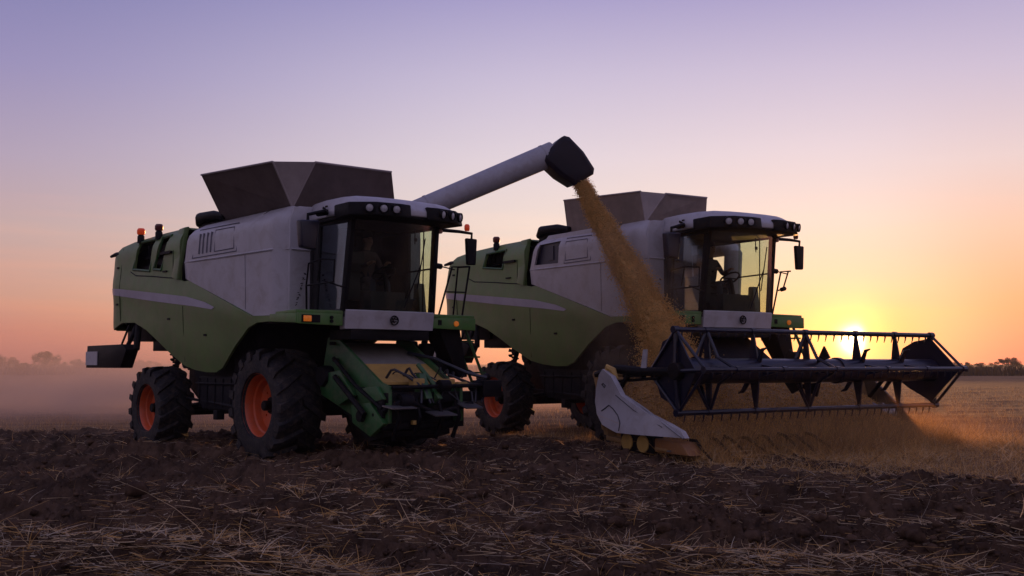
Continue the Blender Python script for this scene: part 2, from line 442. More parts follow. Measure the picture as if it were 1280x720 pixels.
def wheel(root, k, x, y, z):
    side = -1 if y < 0 else 1
    t = link_mesh('wheel', WM[k][1], root); t.location = (x, y, z)
    t.rotation_euler = (0, rnd.random()*6, 0 if side < 0 else math.pi)
    ty = link_mesh('tyre', WM[k][0], t); hb = link_mesh('hub', WM[k][2], t)
    return t

def side_y(x, z):
    y = 1.50
    if x < -6.3: y -= .30*min(1, (-6.3-x)/.85)**2
    if z > 4.0: y -= .22*min(1.3, (z-4.0)/.38)**2
    if z < 2.7: y -= .16*((2.7-z)/1.2)**2
    y += .035*math.exp(-((z-(3.02-.13*(x+4)))/.28)**2)
    return y
def white_y(x, z):
    y = 1.535
    if z > 4.05: y -= .30*min(1.2, (z-4.05)/.31)**2
    if x > .62: y -= .20*min(1, (x-.62)/.3)**2
    if z < 3.6: y -= .05*(3.6-z)/1.1
    if x < -2.6: y -= .06*min(1, (-2.6-x)/.35)**2
    return y

GREEN_OUT = [(-6.95, 3.33), (-7.15, 2.74), (-6.62, 2.40), (-6.05, 2.54), (-5.35, 2.53), (-4.75, 2.36), (-4.2, 2.12), (-3.75, 1.90), (-3.1, 1.62), (-2.67, 1.54), (-2.2, 1.50), (-1.8, 1.50), (-1.5, 1.58), (-1.2, 1.76), (-.85, 1.98), (-.26, 2.29), (.1, 2.37), (.85, 2.385), (.85, 2.47), (-.09, 2.49), (-1.9, 3.03), (-2.71, 3.27), (-2.92, 3.26), (-3.12, 3.30), (-3.2, 4.36), (-4.3, 4.345), (-5.75, 4.27), (-6.25, 4.2), (-6.62, 3.98), (-6.85, 3.65)]
WHITE_OUT = [(-2.5, 4.34), (-2.66, 4.24), (-2.98, 3.64), (-2.93, 3.32), (-2.71, 3.275), (-1.9, 3.035), (-.09, 2.495), (.90, 2.475), (.93, 3.2), (.92, 4.28), (.72, 4.37)]
STRIPE_OUT = [(-6.95, 3.34), (-6.97, 3.21), (-6.18, 3.13), (-4.05, 2.91), (-2.4, 2.755), (-1.62, 2.665), (-1.52, 2.70), (-1.9, 2.81), (-2.74, 2.955), (-4.06, 3.085), (-6.19, 3.285)]

def mk(name, m, root, fn, bevel=0, smooth=35, seg=2):
    mb = MB(); fn(mb); return mb.build(name, m, root, bevel, smooth, seg)

def build_combine(kind, loc, rz, label):
    root = empty('combine_harvester', loc, rz)
    tag(root, label, 'harvester', 'combine harvesters working in the field')
    Lf = kind == 'L'
    # ---- wheels
    wheel(root, 'f', 0, -1.06 if Lf else -1.16, .93); wheel(root, 'f', 0, 1.30, .93)
    wheel(root, 'r', -4.25, -1.34, .77); wheel(root, 'r', -4.25, 1.36, .77)
    # ---- chassis
    def f(m):
        m.tube([(0, -.9, .885), (0, .9, .885)], .17, 12)
        m.bb((-.35, -.75, .75), (.3, .75, 1.25))
        m.tube([(-4.15, -1.15, .70), (-4.15, 1.15, .70)], .10, 10)
        m.bb((-4.35, -.5, .66), (-3.95, .5, 1.25))
        for s in (-1, 1):
            m.bb((-6.2, s*.62-.06, 1.95), (-3.0, s*.62+.06, 2.2))
            m.prism([(-4.4, 1.9), (-4.45, 1.2), (-4.0, .95), (-3.0, .95), (-2.7, 1.3), (-3.2, 1.9)], s*.62-.05, s*.62+.05)
            m.bb((-2.9, s*.62-.06, 1.3), (1.4, s*.62+.06, 1.6))
            m.tube([(-3.95, s*1.0, .78), (-2.4, s*.75, .98)], .05, 8)
    mk('chassis', CHASSIS, root, f, .01)
    def f(m):
        m.prism([(-3.35, 1.62), (-2.95, .93), (-2.6, .76), (-1.25, .76), (-.95, .98), (-.7, 1.7), (-.6, 2.5), (-3.4, 2.5)], -1.08, 1.08)
        m.prism([(-3.0, 1.15), (-2.75, .80), (-1.35, .80), (-1.1, 1.1), (-1.2, 1.42), (-2.9, 1.42)], -1.16, -1.085)
        m.bb((-2.2, -1.19, .60), (-2.05, -1.03, .78))
        m.bb((-1.35, -1.2, 1.52), (-.75, -1.0, 1.9))
        for k in range(5): m.tube([(-2.85+k*.33, -1.17, .84), (-2.85+k*.33, -1.17, 1.38)], .012, 5)
        m.tube([(-3.0, -1.18, 1.28), (-1.1, -1.18, 1.28)], .025, 6)
        m.tube([(-3.6, -1.12, .98), (-1.2, -1.17, .86)], .03, 6)
    mk('threshing_housing', CHASSIS, root, f, .012)
    def f(m):     # springs, shafts and brackets above the rear axle
        for s in (-1, 1):
            m.tube([(-4.35+.16*math.sin(i*.9), s*1.02+.07*math.cos(i*2.4)*1.0, 1.35+i*.02) for i in range(28)], .022, 5)
            m.tube([(-4.5, s*1.02, 1.2), (-4.1, s*.98, 2.1)], .055, 8)
            m.tube([(-3.6, s*1.05, 1.55), (-4.05, s*1.0, 2.1)], .035, 6)
            m.bb((-5.25, s*.9-.22, 1.93), (-4.35, s*.9+.22, 2.22))
            m.lathe([(0, -.03), (.16, -.03), (.16, .03), (0, .03)], 14, (-3.75, s*1.05, 1.72))
            m.lathe([(0, -.03), (.10, -.03), (.10, .03), (0, .03)], 12, (-4.2, s*1.08, 1.85))
        m.bb((-6.45, -1.2, 2.15), (-5.1, 1.2, 2.55))
    mk('rear_linkage', BLACK, root, f, .008)
    # ---- engine body core and panels
    def f(m):
        m.prism([(-6.72, 3.3), (-6.9, 2.74), (-6.4, 2.5), (-5.2, 2.5), (-3.6, 2.1), (-2.6, 2.0), (-2.3, 2.6), (-2.3, 4.25), (-5.6, 4.12), (-6.3, 3.9)], -1.22, 1.22)
        for k, (x, z) in enumerate([(-5.15, 4.0), (-4.98, 4.02), (-4.82, 4.02)]):
            m.tube([(x, -1.26, 3.95), (x, -1.30, 4.18)], .045, 8)
        m.bb((-5.3, -1.34, 3.88), (-4.5, -1.2, 3.91)); m.bb((-5.35, -1.36, 3.6), (-4.6, -1.2, 3.72))
    mk('engine_bay', BLACK, root, f)
    if Lf:
        holes = [[(-5.28, 4.20), (-5.42, 3.68), (-4.62, 3.60), (-4.47, 4.21)], [(-4.16, 4.21), (-4.38, 3.62), (-4.02, 3.58), (-3.76, 4.22)]]
    else:
        holes = [[(-4.78, 4.14), (-4.88, 3.84), (-4.10, 3.76), (-4.0, 4.16)]]
    for s in (-1, 1):
        o = mk('side_panel', GREEN, root, lambda m: m.panel(GREEN_OUT, holes, side_y, s), smooth=40)
        mk('stripe', STRIPE, o, lambda m: m.panel(STRIPE_OUT, [], lambda x, z: side_y(x, z)+.008, s, .15, .012))
        def f(m):     # shut lines and hand holds
            pr = [(-6.12, 4.15), (-6.13, 3.3), (-6.12, 2.58)]
            m.tube([(x, s*(side_y(x, z)+.001), z) for x, z in pr], .008, 4)
            pr = [(-5.6, 3.62), (-5.3, 3.52), (-4.4, 3.45), (-3.7, 3.38), (-3.16, 3.34)]
            m.tube([(x, s*(side_y(x, z)+.001), z) for x, z in pr], .012, 4)
            m.tube([(x, s*(side_y(x, z)+.001), z) for x, z in [(-3.46, 4.3), (-3.46, 3.9), (-3.44, 3.4)]], .008, 4)
            m.bb((-3.98, s*(1.49), 3.86), (-3.5, s*1.56, 3.91)); m.bb((-3.9, s*1.49, 3.50), (-3.72, s*1.53, 3.53))
            m.tube([(x, s*(side_y(x, z)+.001), z) for x, z in [(-2.9, 2.78), (-2.95, 2.3), (-3.05, 1.7)]], .006, 4)
        mk('shut_line', BLACK, o, f)
        for x, z in ((-6.3, 2.95), (-6.3, 3.75), (-3.6, 2.55), (-2.0, 2.2)):
            mk('panel_latch', BLACK, o, lambda m: m.bb((x-.05, s*(side_y(x, z)-.01), z-.02), (x+.05, s*(side_y(x, z)+.018), z+.02)))
        fr = []
        for h in holes:
            cx = sum(p[0] for p in h)/4; cz = sum(p[1] for p in h)/4
            def f(m):
                q = [(cx+(x-cx)*1.09, cz+(z-cz)*1.09) for x, z in h]
                for i in range(4):
                    a, b = q[i-1], q[i]; m.tube([(a[0], s*(side_y(*a)+.002), a[1]), (b[0], s*(side_y(*b)+.002), b[1])], .028, 6)
            mk('window_frame', DGREEN, o, f)
    def f(m):     # rear and top shell
        edge = [(-6.55, 2.42), (-7.12, 2.74), (-6.93, 3.33), (-6.84, 3.65), (-6.61, 3.98), (-6.25, 4.2), (-5.75, 4.28), (-4.3, 4.35), (-3.2, 4.36)]
        inn = [(x+.06, z-.04) for x, z in edge]
        m.prism(edge+inn[::-1], -1.19, 1.19)
        for s in (-1, 1):
            for i in range(len(edge)-1):
                a, b = edge[i], edge[i+1]
                m.hexa([(a[0], s*1.18, a[1]), (b[0], s*1.18, b[1]), (b[0], s*(side_y(*b)-.01), b[1]), (a[0], s*(side_y(*a)-.01), a[1]),
                        (a[0]+.05, s*1.18, a[1]-.04), (b[0]+.05, s*1.18, b[1]-.04), (b[0]+.05, s*(side_y(*b)-.04), b[1]-.04), (a[0]+.05, s*(side_y(*a)-.04), a[1]-.04)])
    mk('rear_hood', GREEN, root, f)
    for s in (-1, 1):
        mk('pillar', GREEN, root, lambda m: m.hexa([(-3.38, s*1.50, 3.36), (-3.10, s*1.50, 3.30), (-3.10, s*1.585, 3.30), (-3.38, s*1.57, 3.36), (-3.50, s*1.28, 4.38), (-3.20, s*1.28, 4.39), (-3.20, s*1.40, 4.36), (-3.50, s*1.38, 4.35)]), .025)
    def f(m):
        for s in (-1, 1):
            m.tube([(-3.15, s*1.1, 4.44), (-2.9, s*1.2, 4.53), (-2.3, s*1.2, 4.52), (-1.85, s*1.2, 4.46)], [.08, .11, .10, .06], 10)
        m.bb((-3.1, -1.15, 4.3), (-2.2, 1.15, 4.53))
    mk('air_intake', BLACK, root, f, .03)
    # horn on rear edge and beacons
    mk('rear_horn', BLACK, root, lambda m: m.tube([(-6.3, -1.42, 4.05), (-6.55, -1.46, 4.07), (-6.8, -1.48, 4.04)], [.07, .05, .03], 8))
    for (x, y, mt) in ([(-5.3, -1.42, REDL), (-4.37, -1.42, DRED)] if Lf else [(-4.46, -1.42, DRED)]):
        o = mk('beacon_base', BLACK, root, lambda m: m.lathe([(0, -.08), (.075, -.08), (.075, .06), (.05, .10), (0, .10)], 14, (x, y, 4.30), 'z'))
        mk('beacon_lens', mt, o, lambda m: m.lathe([(0, .10), (.07, .10), (.085, .13), (.085, .20), (.06, .235), (0, .24)], 16, (x, y, 4.30), 'z'))
    # ---- grain tank with white cladding
    def f(m):
        if Lf:
            m.prism([(-2.55, 2.4), (-2.55, 4.25), (-2.4, 4.36), (.3, 4.36), (.34, 4.2), (.3, 2.4)], -1.15, 1.15)
            m.prism([(-2.5, 2.5), (-2.5, 4.0), (.6, 4.0), (.6, 2.5)], -1.38, -.98); m.prism([(-2.5, 2.5), (-2.5, 4.0), (.6, 4.0), (.6, 2.5)], .98, 1.38)
            m.bb((.2, -1.15, 4.25), (.86, 1.15, 4.36))
        else:      # the far front corner of the tank is set back behind the cab window
            m.prism([(-2.55, 2.4), (-2.55, 4.25), (-2.4, 4.36), (-.5, 4.36), (-.5, 2.4)], -1.38, 1.38)
            m.prism([(-.5, 2.4), (-.5, 4.36), (.3, 4.36), (.3, 2.4)], -1.15, .3)
            m.prism([(-.5, 2.5), (-.5, 4.2), (.6, 4.2), (.6, 2.5)], -1.38, -.98); m.bb((.2, -1.15, 4.25), (.86, .8, 4.36))
            m.bb((-.5, -1.1, 4.2), (.5, 1.3, 4.36))
    mk('grain_tank', WHITE, root, f, .02)
    for s in (-1, 1):
        hol = [] if (Lf or s > 0) else [[(-2.56, 4.16), (-2.72, 3.72), (-1.82, 3.70), (-1.78, 4.18)]]
        wout = WHITE_OUT if (Lf or s < 0) else WHITE_OUT[:5]+[(-1.9, 3.035), (-.6, 2.65), (-.6, 4.36)]
        o = mk('white_cladding', WHITE, root, lambda m: m.panel(wout, hol, white_y, s, .11, .04), smooth=40)
        if hol: mk('dark_louvre', mat('louvre_dark', (.02, .02, .05), .35), o, lambda m: [m.bb((-2.75, s*1.38, 3.68), (-1.75, s*1.44, 4.22)), m.bb((-2.3, s*1.36, 3.8), (-2.1, s*1.46, 4.1))])
        def f(m):
            q = [(-2.96, s*1.47, 3.63), (-2.6, s*1.53, 3.625), (-1, s*1.535, 3.61), (.62, s*1.535, 3.60), (.9, s*1.36, 3.60)]
            m.tube(q if (Lf or s < 0) else q[:3], .022, 6)
        mk('seam_ridge', WHITE, o, f)
        def f(m):
            zz = lambda z: s*(white_y(0, z)+.004)
            a = [(-2.34, 4.22), (-.72, 4.20), (-.68, 3.68), (-2.5, 3.68)]
            b = [(-1.55, 4.14), (-.8, 4.13), (-.78, 3.74), (-1.56, 3.74)]
            if True:
                for q in ((a, b) if (Lf or s < 0) else ()):
                    if q is a and hol: q = [(-1.6, 4.22), (-.72, 4.20), (-.68, 3.68), (-1.6, 3.68)]
                    for i in range(4): m.tube([(q[i-1][0], zz(q[i-1][1]), q[i-1][1]), (q[i][0], zz(q[i][1]), q[i][1])], .010, 4)
            if not hol:
                for x in (-2.2, -2.05, -1.88, -1.72): m.tube([(x, zz(3.74), 3.74), (x+.04, zz(4.1), 4.12)], .022, 5)
        def g_(m):
            if Lf or s < 0:
                m.tube([(x, s*(white_y(x, z)+.001), z) for x, z in [(-.35, 3.58), (-.36, 3.2), (-.38, 2.62)]], .006, 4)
        if Lf or s < 0: mk('panel_joint', mat('joint_grey', (.12, .12, .15), .6), o, g_)
        mk('vent_frame', mat('vent_shadow_line', (.16, .155, .2), .6), o, f)
    def f(m, s=-1):      # front face of the cladding, beside the cab
        if True:
            m.prism([(s*1.36, 2.48), (s*1.37, 4.10), (s*1.28, 4.33), (s*.93, 4.36), (s*.90, 2.48)], .86, .93, 'yz')
    if Lf: mk('front_cladding', WHITE, root, lambda m: f(m, 1), .03)
    fc = mk('front_cladding', WHITE, root, f, .03)
    def f(m):      # worn vertical lettering, too faint to read
        rr = random.Random(3)
        for i in range(7):
            z = 3.18-i*.085; y = -1.06-.03*i
            for k in range(3):
                a = rr.uniform(-.02, .02); b = rr.uniform(-.025, .025)
                m.box((.936, y+a, z+b), (.006, .035, .010), Matrix.Rotation(rr.uniform(-1.2, 1.2), 3, 'X'))
    mk('worn_lettering', BLACK, fc, f)
    mk('cladding_ridge', WHITE, fc, lambda m: m.tube([(.935, -1.34, 3.60), (.935, -.95, 3.60)], .02, 6))
    # tank extension flaps
    B = [(-2.0, -1.14), (.6, -1.14), (.6, 1.14), (-2.0, 1.14)]; zb, zt = 4.36, 5.13
    def sheet(m, q, t=.025):
        q = [Vector(p) for p in q]; n = (q[1]-q[0]).cross(q[2]-q[0]).normalized()*t
        if len(q) == 4: m.hexa(q+[p-n for p in q])
        else: m.add(q+[p-n for p in q], [(0, 1, 2), (5, 4, 3), (0, 3, 4, 1), (1, 4, 5, 2), (2, 5, 3, 0)])
    if Lf: T = dict(l=(-1.62, -1.80, 5.15), p1=(.72, -1.60, 5.09), p2=(1.02, -.95, 5.12), r=(1.05, .62, 5.13), rb=(.62, 1.05, 4.6))
    else: T = dict(l=(-2.05, -1.22, 5.10), p1=(.15, -.75, 5.03), p2=(.70, -.62, 4.96), r=(.75, 1.35, 4.86), rb=(.62, 1.4, 4.5))
    if not Lf: T = dict(l=(-2.0, -1.25, 5.10), p1=(.55, -1.22, 4.96), p2=(.75, -.75, 4.93), r=(.85, .28, 4.92), rb=(.62, .46, 4.5))
    b0, b1, b2, b3 = [(x, y, zb) for x, y in B]
    p1, p2, l, r_ = T['p1'], T['p2'], T['l'], T['r']
    mk('tank_flap', FLAP if Lf else FLAPD, root, lambda m: sheet(m, [b0, b1, p1, l]))
    mk('tank_flap', FLAP if Lf else FLAPD, root, lambda m: sheet(m, [b1, (b2[0], T['rb'][1], zb), r_, p2]))
    mk('tank_flap_gusset', FLAPT, root, lambda m: (sheet(m, [b1, p2, p1])))
    fl = (l[0]+.3, 1.3, l[2]-.05); fr_ = (p1[0], 1.5, p1[2])
    mk('tank_flap', FLAP if Lf else FLAPD, root, lambda m: sheet(m, [(-2.0, 1.14, zb), (-2.0, -1.14, zb), l, fl]))
    mk('tank_flap', FLAP if Lf else FLAPD, root, lambda m: sheet(m, [(.3, T['rb'][1], zb), (-2.0, 1.14, zb), fl, (.3, T['rb'][1], r_[2]-.05)]))
    def f(m):
        for a, b in ((l, p1), (p2, r_), (b1, p1), (b1, p2)):
            m.tube([a, b], .018, 5)
    mk('flap_edge', FLAPT, root, f)
    # ---- cab
    cr = 2.52
    def ws(t, top):          # windshield curve, t in -1..1
        x = (1.95 if not top else 2.10)+.15*(1-t*t); y = t*(.90 if not top else .86)
        return (x, y, 4.03 if top else cr)
    def f(m):
        m.bb((.36, -.95, cr-.12), (.42, .86 if Lf else .25, 4.05))                 # rear wall
        m.bb((.36, -.95, cr), (.42, .86, cr+.55)); m.bb((.36, -.95, 4.0), (1.0, .9, 4.07)); m.bb((.36, -.97, cr), (.96, -.91, 4.05))
        if Lf: m.bb((.36, .86, cr), (1.25, .92, 4.05))
        else: m.bb((.36, .87, cr), (1.1, .92, cr+.45))
        m.bb((.36, -.9, cr-.10), (1.95, .9, cr+.02))
        m.prism([(1.85, -.88), (1.95, -.8), (2.05, -.3), (2.07, 0), (2.05, .3), (1.95, .8), (1.85, .88)], cr-.12, cr+.03, 'xy')
        for s in (-1, 1):
            if Lf or s < 0: m.hexa([(.93, s*.87, cr), (1.06, s*.87, cr), (1.06, s*.93, cr), (.93, s*.93, cr), (1.0, s*.87, 4.06), (1.14, s*.87, 4.06), (1.14, s*.93, 4.06), (1.0, s*.93, 4.06)])
            m.bb((.95, s*.87, cr-.08), (1.92, s*.935, cr+.04)); m.bb((1.0, s*.86, 4.0), (2.12, s*.92, 4.07))
    cab = mk('cab', INTER, root, f, .01)
    for s in (-1, 1):
        def f(m):
            m.hexa([(1.84, s*.86, cr), (1.95, s*.86, cr), (1.95, s*.94, cr), (1.84, s*.94, cr), (2.00, s*.82, 4.06), (2.13, s*.82, 4.06), (2.13, s*.90, 4.06), (2.00, s*.90, 4.06)])
        mk('window_pillar', BLACK, cab, f, .012)
        mk('side_window', SGLASS if s < 0 else GLASS, cab, lambda m: m.hexa([(1.05, s*.895, cr+.03), (1.86, s*.905, cr+.03), (1.86, s*.911, cr+.03), (1.05, s*.901, cr+.03), (1.12, s*.88, 4.02), (2.02, s*.865, 4.02), (2.02, s*.871, 4.02), (1.12, s*.886, 4.02)]))
    def f(m):
        n = 12; V = []
        for i in range(n+1):
            t = -1+2*i/n; V += [ws(t, False), ws(t, True)]
        F = [(2*i, 2*i+2, 2*i+3, 2*i+1) for i in range(n)]
        k = len(V); V2 = [(x-.008, y, z) for x, y, z in V]
        F2 = [tuple(k+j for j in reversed(q)) for q in F]
        m.add(V+V2, F+F2+[(0, 1, k+1, k), (2*n, k+2*n, k+2*n+1, 2*n+1)]+[(2*i, k+2*i, k+2*i+2, 2*i+2) for i in range(n)]+[(2*i+1, 2*i+3, k+2*i+3, k+2*i+1) for i in range(n)])
    mk('windshield', GLASS, cab, f, smooth=60)
    mk('wiper', BLACK, cab, lambda m: [m.tube([(2.13, .15, 2.6), (2.20, .45, 3.35)], .012, 5), m.tube([(2.17, .40, 2.95), (2.25, .5, 3.8)], .01, 4)])
    # roof
    def f(m):
        lower = [(.70, .93), (1.3, 1.02), (2.0, 1.10), (2.42, 1.12), (2.66, .80), (2.74, .35)]
        upper = [(.80, .82), (1.3, .90), (1.9, .95), (2.25, .92), (2.40, .62), (2.46, .25)]
        rings = []
        for pts, z0 in ((lower, 4.10), (lower, 4.20), ([( (a[0]*.45+b[0]*.55), (a[1]*.45+b[1]*.55)) for a, b in zip(lower, upper)], 4.37), (upper, 4.43)):
            full = pts+[(x, -y) for x, y in reversed(pts)]
            rings.append([(x, y, z0-.055*max(0, x-1.6)*(1 if z0 > 4.25 else .35)) for x, y in full])
        n = len(rings[0]); V = [p for r in rings for p in r]
        F = [(i*n+k, i*n+(k+1) % n, (i+1)*n+(k+1) % n, (i+1)*n+k) for i in range(3) for k in range(n)]+[tuple(range(n-1, -1, -1)), tuple(range(3*n, 4*n))]
        m.add(V, F)
    roof = mk('cab_roof', WHITE, root, f, .03, 50, 3)
    def f(m):
        lower = [(.74, .90), (1.3, .99), (2.0, 1.07), (2.42, 1.09), (2.66, .78), (2.73, .34)]
        full = lower+[(x, -y) for x, y in reversed(lower)]
        m.prism(full, 4.035, 4.10, 'xy')
        # dark lamp bands, left and right of centre
        for s in (-1, 1):
            pts = [(1.95, 1.135), (2.44, 1.165), (2.73, .82), (2.80, .38), (2.77, .16), (2.60, .22), (2.5, .70), (2.3, 1.0)]
            m.prism([(x, s*y) for x, y in pts], 4.045, 4.26, 'xy', [(x-.03, s*y*.985) for x, y in pts])
    mk('lamp_visor', BLACK, roof, f, .02)
    for s in (-1, 1):
        for k, (x, y) in enumerate([(2.745, .46), (2.71, .68), (2.63, .90)]):
            yaw = math.atan2(s*y*.9, 2.2)+s*.12
            o = MB(); o.lathe([(.062, .05), (.072, .075), (.082, .07), (.082, -.02), (0, -.02)], 18, axis='x', cap=False)
            ob = o.build('roof_lamp', BLACK, roof); ob.location = (x-.002, s*y, 4.16); ob.rotation_euler = (0, .12, yaw)
            l2 = MB().lathe([(0, .072), (.035, .068), (.060, .055), (.06, .03), (0, .03)], 18, axis='x').build('lamp_lens', LENS, roof); l2.location = ob.location; l2.rotation_euler = ob.rotation_euler
    mk('roof_emblem', BLACK, roof, lambda m: [m.box((1.55, -1.075, 4.24), (.10, .02, .04), Matrix.Rotation(.5, 3, 'Y')), m.box((1.62, -1.08, 4.27), (.06, .02, .03))])
    # inside the cab
    def f(m):
        m.box((1.22, 0, 2.98), (.46, .5, .12)); m.box((1.04, 0, 3.35), (.12, .48, .72), Matrix.Rotation(-.12, 3, 'Y')); m.box((1.02, 0, 3.8), (.1, .26, .2))
        m.bb((1.1, -.12, cr), (1.3, .12, 2.93))
        for s in (-1, 1): m.box((1.28, s*.30, 3.17), (.42, .09, .07))
    mk('operator_seat', SEAT, cab, f, .03)
    def f(m):
        c = Vector((1.74, 0, 3.20)); ax = Vector((-.55, 0, .83)).normalized(); u = Vector((0, 1, 0)); w = ax.cross(u)
        m.tube([c+(u*math.cos(a)+w*math.sin(a))*.20 for a in [i*6.2832/20 for i in range(21)]], .018, 6, cap=False)
        m.tube([(1.90, 0, 2.55), (1.78, 0, 3.13), tuple(c)], .04, 8); m.tube([tuple(c-u*.19), tuple(c+u*.19)], .014, 5); m.tube([tuple(c), tuple(c+w*.19)], .014, 5)
    mk('steering_wheel', BLACK, cab, f)
    def f(m):
        m.box((1.30, -.55, 2.98), (.7, .26, .5)); m.box((1.62, -.56, 3.30), (.22, .20, .16)); m.box((1.85, -.62, 3.42), (.05, .26, .2))
        m.tube([(1.5, -.45, 3.2), (1.56, -.43, 3.36)], [.02, .045], 8)
        m.bb((1.05, .42, cr), (1.6, .8, 2.8)); m.tube([(1.95, .5, 4.0), (1.98, .48, 3.72)], .012, 5); m.box((1.97, .5, 3.8), (.03, .05, .06))
        m.bb((1.0, -.86, 3.55), (1.06, -.5, 4.0)); m.box((1.92, -.1, 2.72), (.2, .7, .3))
    mk('control_console', INTER, cab, f, .015)
    mk('far_window_frame', BLACK, cab, lambda m: [m.tube([(1.1, .87, 3.30), (1.95, .87, 3.32)], .016, 5), m.tube([(1.68, .87, 2.55), (1.72, .86, 4.0)], .012, 5)])
    # bumper with emblem
    def f(m):
        n = 12; V = []
        for i in range(n+1):
            t = -1+2*i/n; x = 1.95+.13*(1-t*t); y = t*.90
            V += [(x-.16, y, 2.545), (x+.01, y, 2.55), (x+.03, y, 2.53), (x-.01, y, 2.235), (x-.16, y, 2.225)]
        F = [(5*i+k, 5*i+(k+1) % 5, 5*i+5+(k+1) % 5, 5*i+5+k) for i in range(n) for k in range(5)]+[(4, 3, 2, 1, 0), tuple(5*n+k for k in range(5))]
        m.add(V, F)
    bmp = mk('front_bumper', WHITE, root, f, smooth=40)
    def f(m):
        c = Vector((2.113, -.03, 2.385))
        m.tube([c+Vector((0, math.cos(a)*.075, math.sin(a)*.075)) for a in [i*6.2832/20 for i in range(21)]], .012, 5, cap=False)
        for a in (.3, 1.3, 2.5, 3.6): m.tube([c+Vector((0, math.cos(a)*.06, math.sin(a)*.06)), c+Vector((0, math.cos(a+2.2)*.045, math.sin(a+2.2)*.045))], .009, 4)
    mk('round_emblem', BLACK, bmp, f)
    mk('bumper_lamp_slot', BLACK, bmp, lambda m: m.bb((1.3, -.80, 2.06), (1.98, .80, 2.225)), .02)
    # platforms
    def f(m):
        m.prism([(1.93, -.92), (1.86, -1.76), (.86, -1.58), (.80, -.95)], 2.47, 2.53, 'xy')
        m.prism([(-1.76, 2.30), (-1.76, 2.475), (-.93, 2.475), (-.93, 2.28)], 1.87, 1.93, 'yz')
        m.hexa([(.62, -1.56, 2.37), (1.88, -1.77, 2.31), (1.88, -1.72, 2.31), (.62, -1.50, 2.37), (.62, -1.56, 2.50), (1.88, -1.77, 2.47), (1.88, -1.72, 2.47), (.62, -1.50, 2.50)])
    pl = mk('near_platform', PLAT, root, f, .012)
    mk('marker_lamp', AMBER, pl, lambda m: m.bb((1.93, -1.67, 2.335), (1.96, -1.53, 2.43)), .01)
    mk('marker_lamp_housing', BLACK, pl, lambda m: [m.bb((1.925, -1.70, 2.32), (1.938, -1.36, 2.445)), m.lathe([(0, 0), (.03, 0), (.03, .03), (0, .03)], 10, (1.925, -1.15, 2.41), 'x'), m.lathe([(0, 0), (.03, 0), (.03, .03), (0, .03)], 10, (1.925, -1.15, 2.35), 'x')])
    def f(m):
        m.prism([(1.93, .92), (1.80, 1.95), (.4, 1.95), (.4, .95)], 2.47, 2.53, 'xy')
        m.prism([(.93, 2.28), (.93, 2.475), (1.90, 2.475), (1.90, 2.26)], 1.80, 1.90, 'yz')
        m.bb((.4, 1.90, 2.30), (1.82, 1.96, 2.475))
    pf = mk('far_platform', PLAT, root, f, .012)
    mk('marker_lamp', AMBER, pf, lambda m: m.lathe([(0, 0), (.05, 0), (.045, .03), (0, .035)], 14, (1.90, 1.45, 2.37), 'x'))
    mk('marker_lamp_housing', BLACK, pf, lambda m: m.bb((1.90, 1.05, 2.34), (1.915, 1.12, 2.43)))
    def f(m):
        if Lf:
            m.tube([(1.6, 1.28, 2.5), (1.6, 1.59, 3.42), (1.6, 2.0, 3.45), (1.25, 2.0, 3.46)], .018, 6)
            m.tube([(1.6, 2.0, 3.45), (1.6, 1.82, 2.5)], .018, 6); m.tube([(1.6, 1.47, 2.96), (1.6, 1.9, 2.97)], .014, 6)
            m.tube([(1.25, 2.0, 3.46), (1.1, 2.0, 2.5)], .018, 6)
        else:
            m.tube([(1.6, 1.30, 2.5), (1.6, 1.58, 3.42), (1.6, 1.86, 3.44)], .018, 6); m.tube([(1.6, 1.80, 3.44), (1.6, 1.64, 3.08), (1.6, 1.50, 3.03)], .016, 6)
            m.tube([(1.6, 1.58, 3.05), (1.6, 1.69, 3.08)], .045, 6)
    mk('handrail', BLACK, root, f)
    def f(m):
        m.tube([(1.55, -1.40, 2.94), (1.62, -1.40, 3.30), (2.02, -1.40, 3.34), (2.35, -1.36, 3.31), (2.33, -1.36, 2.96), (1.55, -1.40, 2.94)], .017, 6)
        m.tube([(2.0, -1.4, 3.34), (1.9, -1.4, 3.0)], .014, 6); m.tube([(1.55, -1.40, 2.94), (1.4, -1.3, 2.5)], .017, 6)
        m.tube([(2.1, -1.38, 2.98), (2.0, -.93, 2.90)], .014, 6)
    mk('near_handrail', BLACK, root, f)
    # ladder and its stringer on the far side
    def f(m):
        m.prism([(1.10, 2.3), (1.72, 2.28), (2.02, 1.45), (1.55, 1.42)], 1.5, 1.22, 'yz') if False else None
        m.hexa([(1.35, 1.72, 1.40), (1.65, 1.72, 1.40), (1.65, 1.92, 1.42), (1.35, 1.92, 1.42), (1.2, 1.20, 2.30), (1.7, 1.20, 2.30), (1.7, 1.70, 2.30), (1.2, 1.70, 2.30)])
    mk('ladder_post', BLACK, root, f, .02)
    def f(m):
        a0, a1 = Vector((1.2, 1.9, 2.3)), Vector((1.35, 2.35, 1.15)); b0, b1 = Vector((1.65, 1.85, 2.3)), Vector((1.8, 2.30, 1.15))
        m.tube([a0, a1], .028, 6); m.tube([b0, b1], .028, 6)
        for k in range(4):
            t = .2+k*.25; p, q = a0.lerp(a1, t), b0.lerp(b1, t); m.box((p+q)/2, ((q-p).length, .16, .03))
    mk('ladder', DGREEN, root, f)
    # mirrors
    def f(m):
        m.tube([(1.5, -.95, 4.16), (1.75, -1.20, 4.17), (1.78, -1.52, 4.08), (1.78, -1.52, 3.95)], .03, 8)
        m.tube([(1.6, -1.05, 4.18), (1.72, -1.3, 4.12)], .05, 8)
    a = mk('mirror_arm', BLACK, root, f)
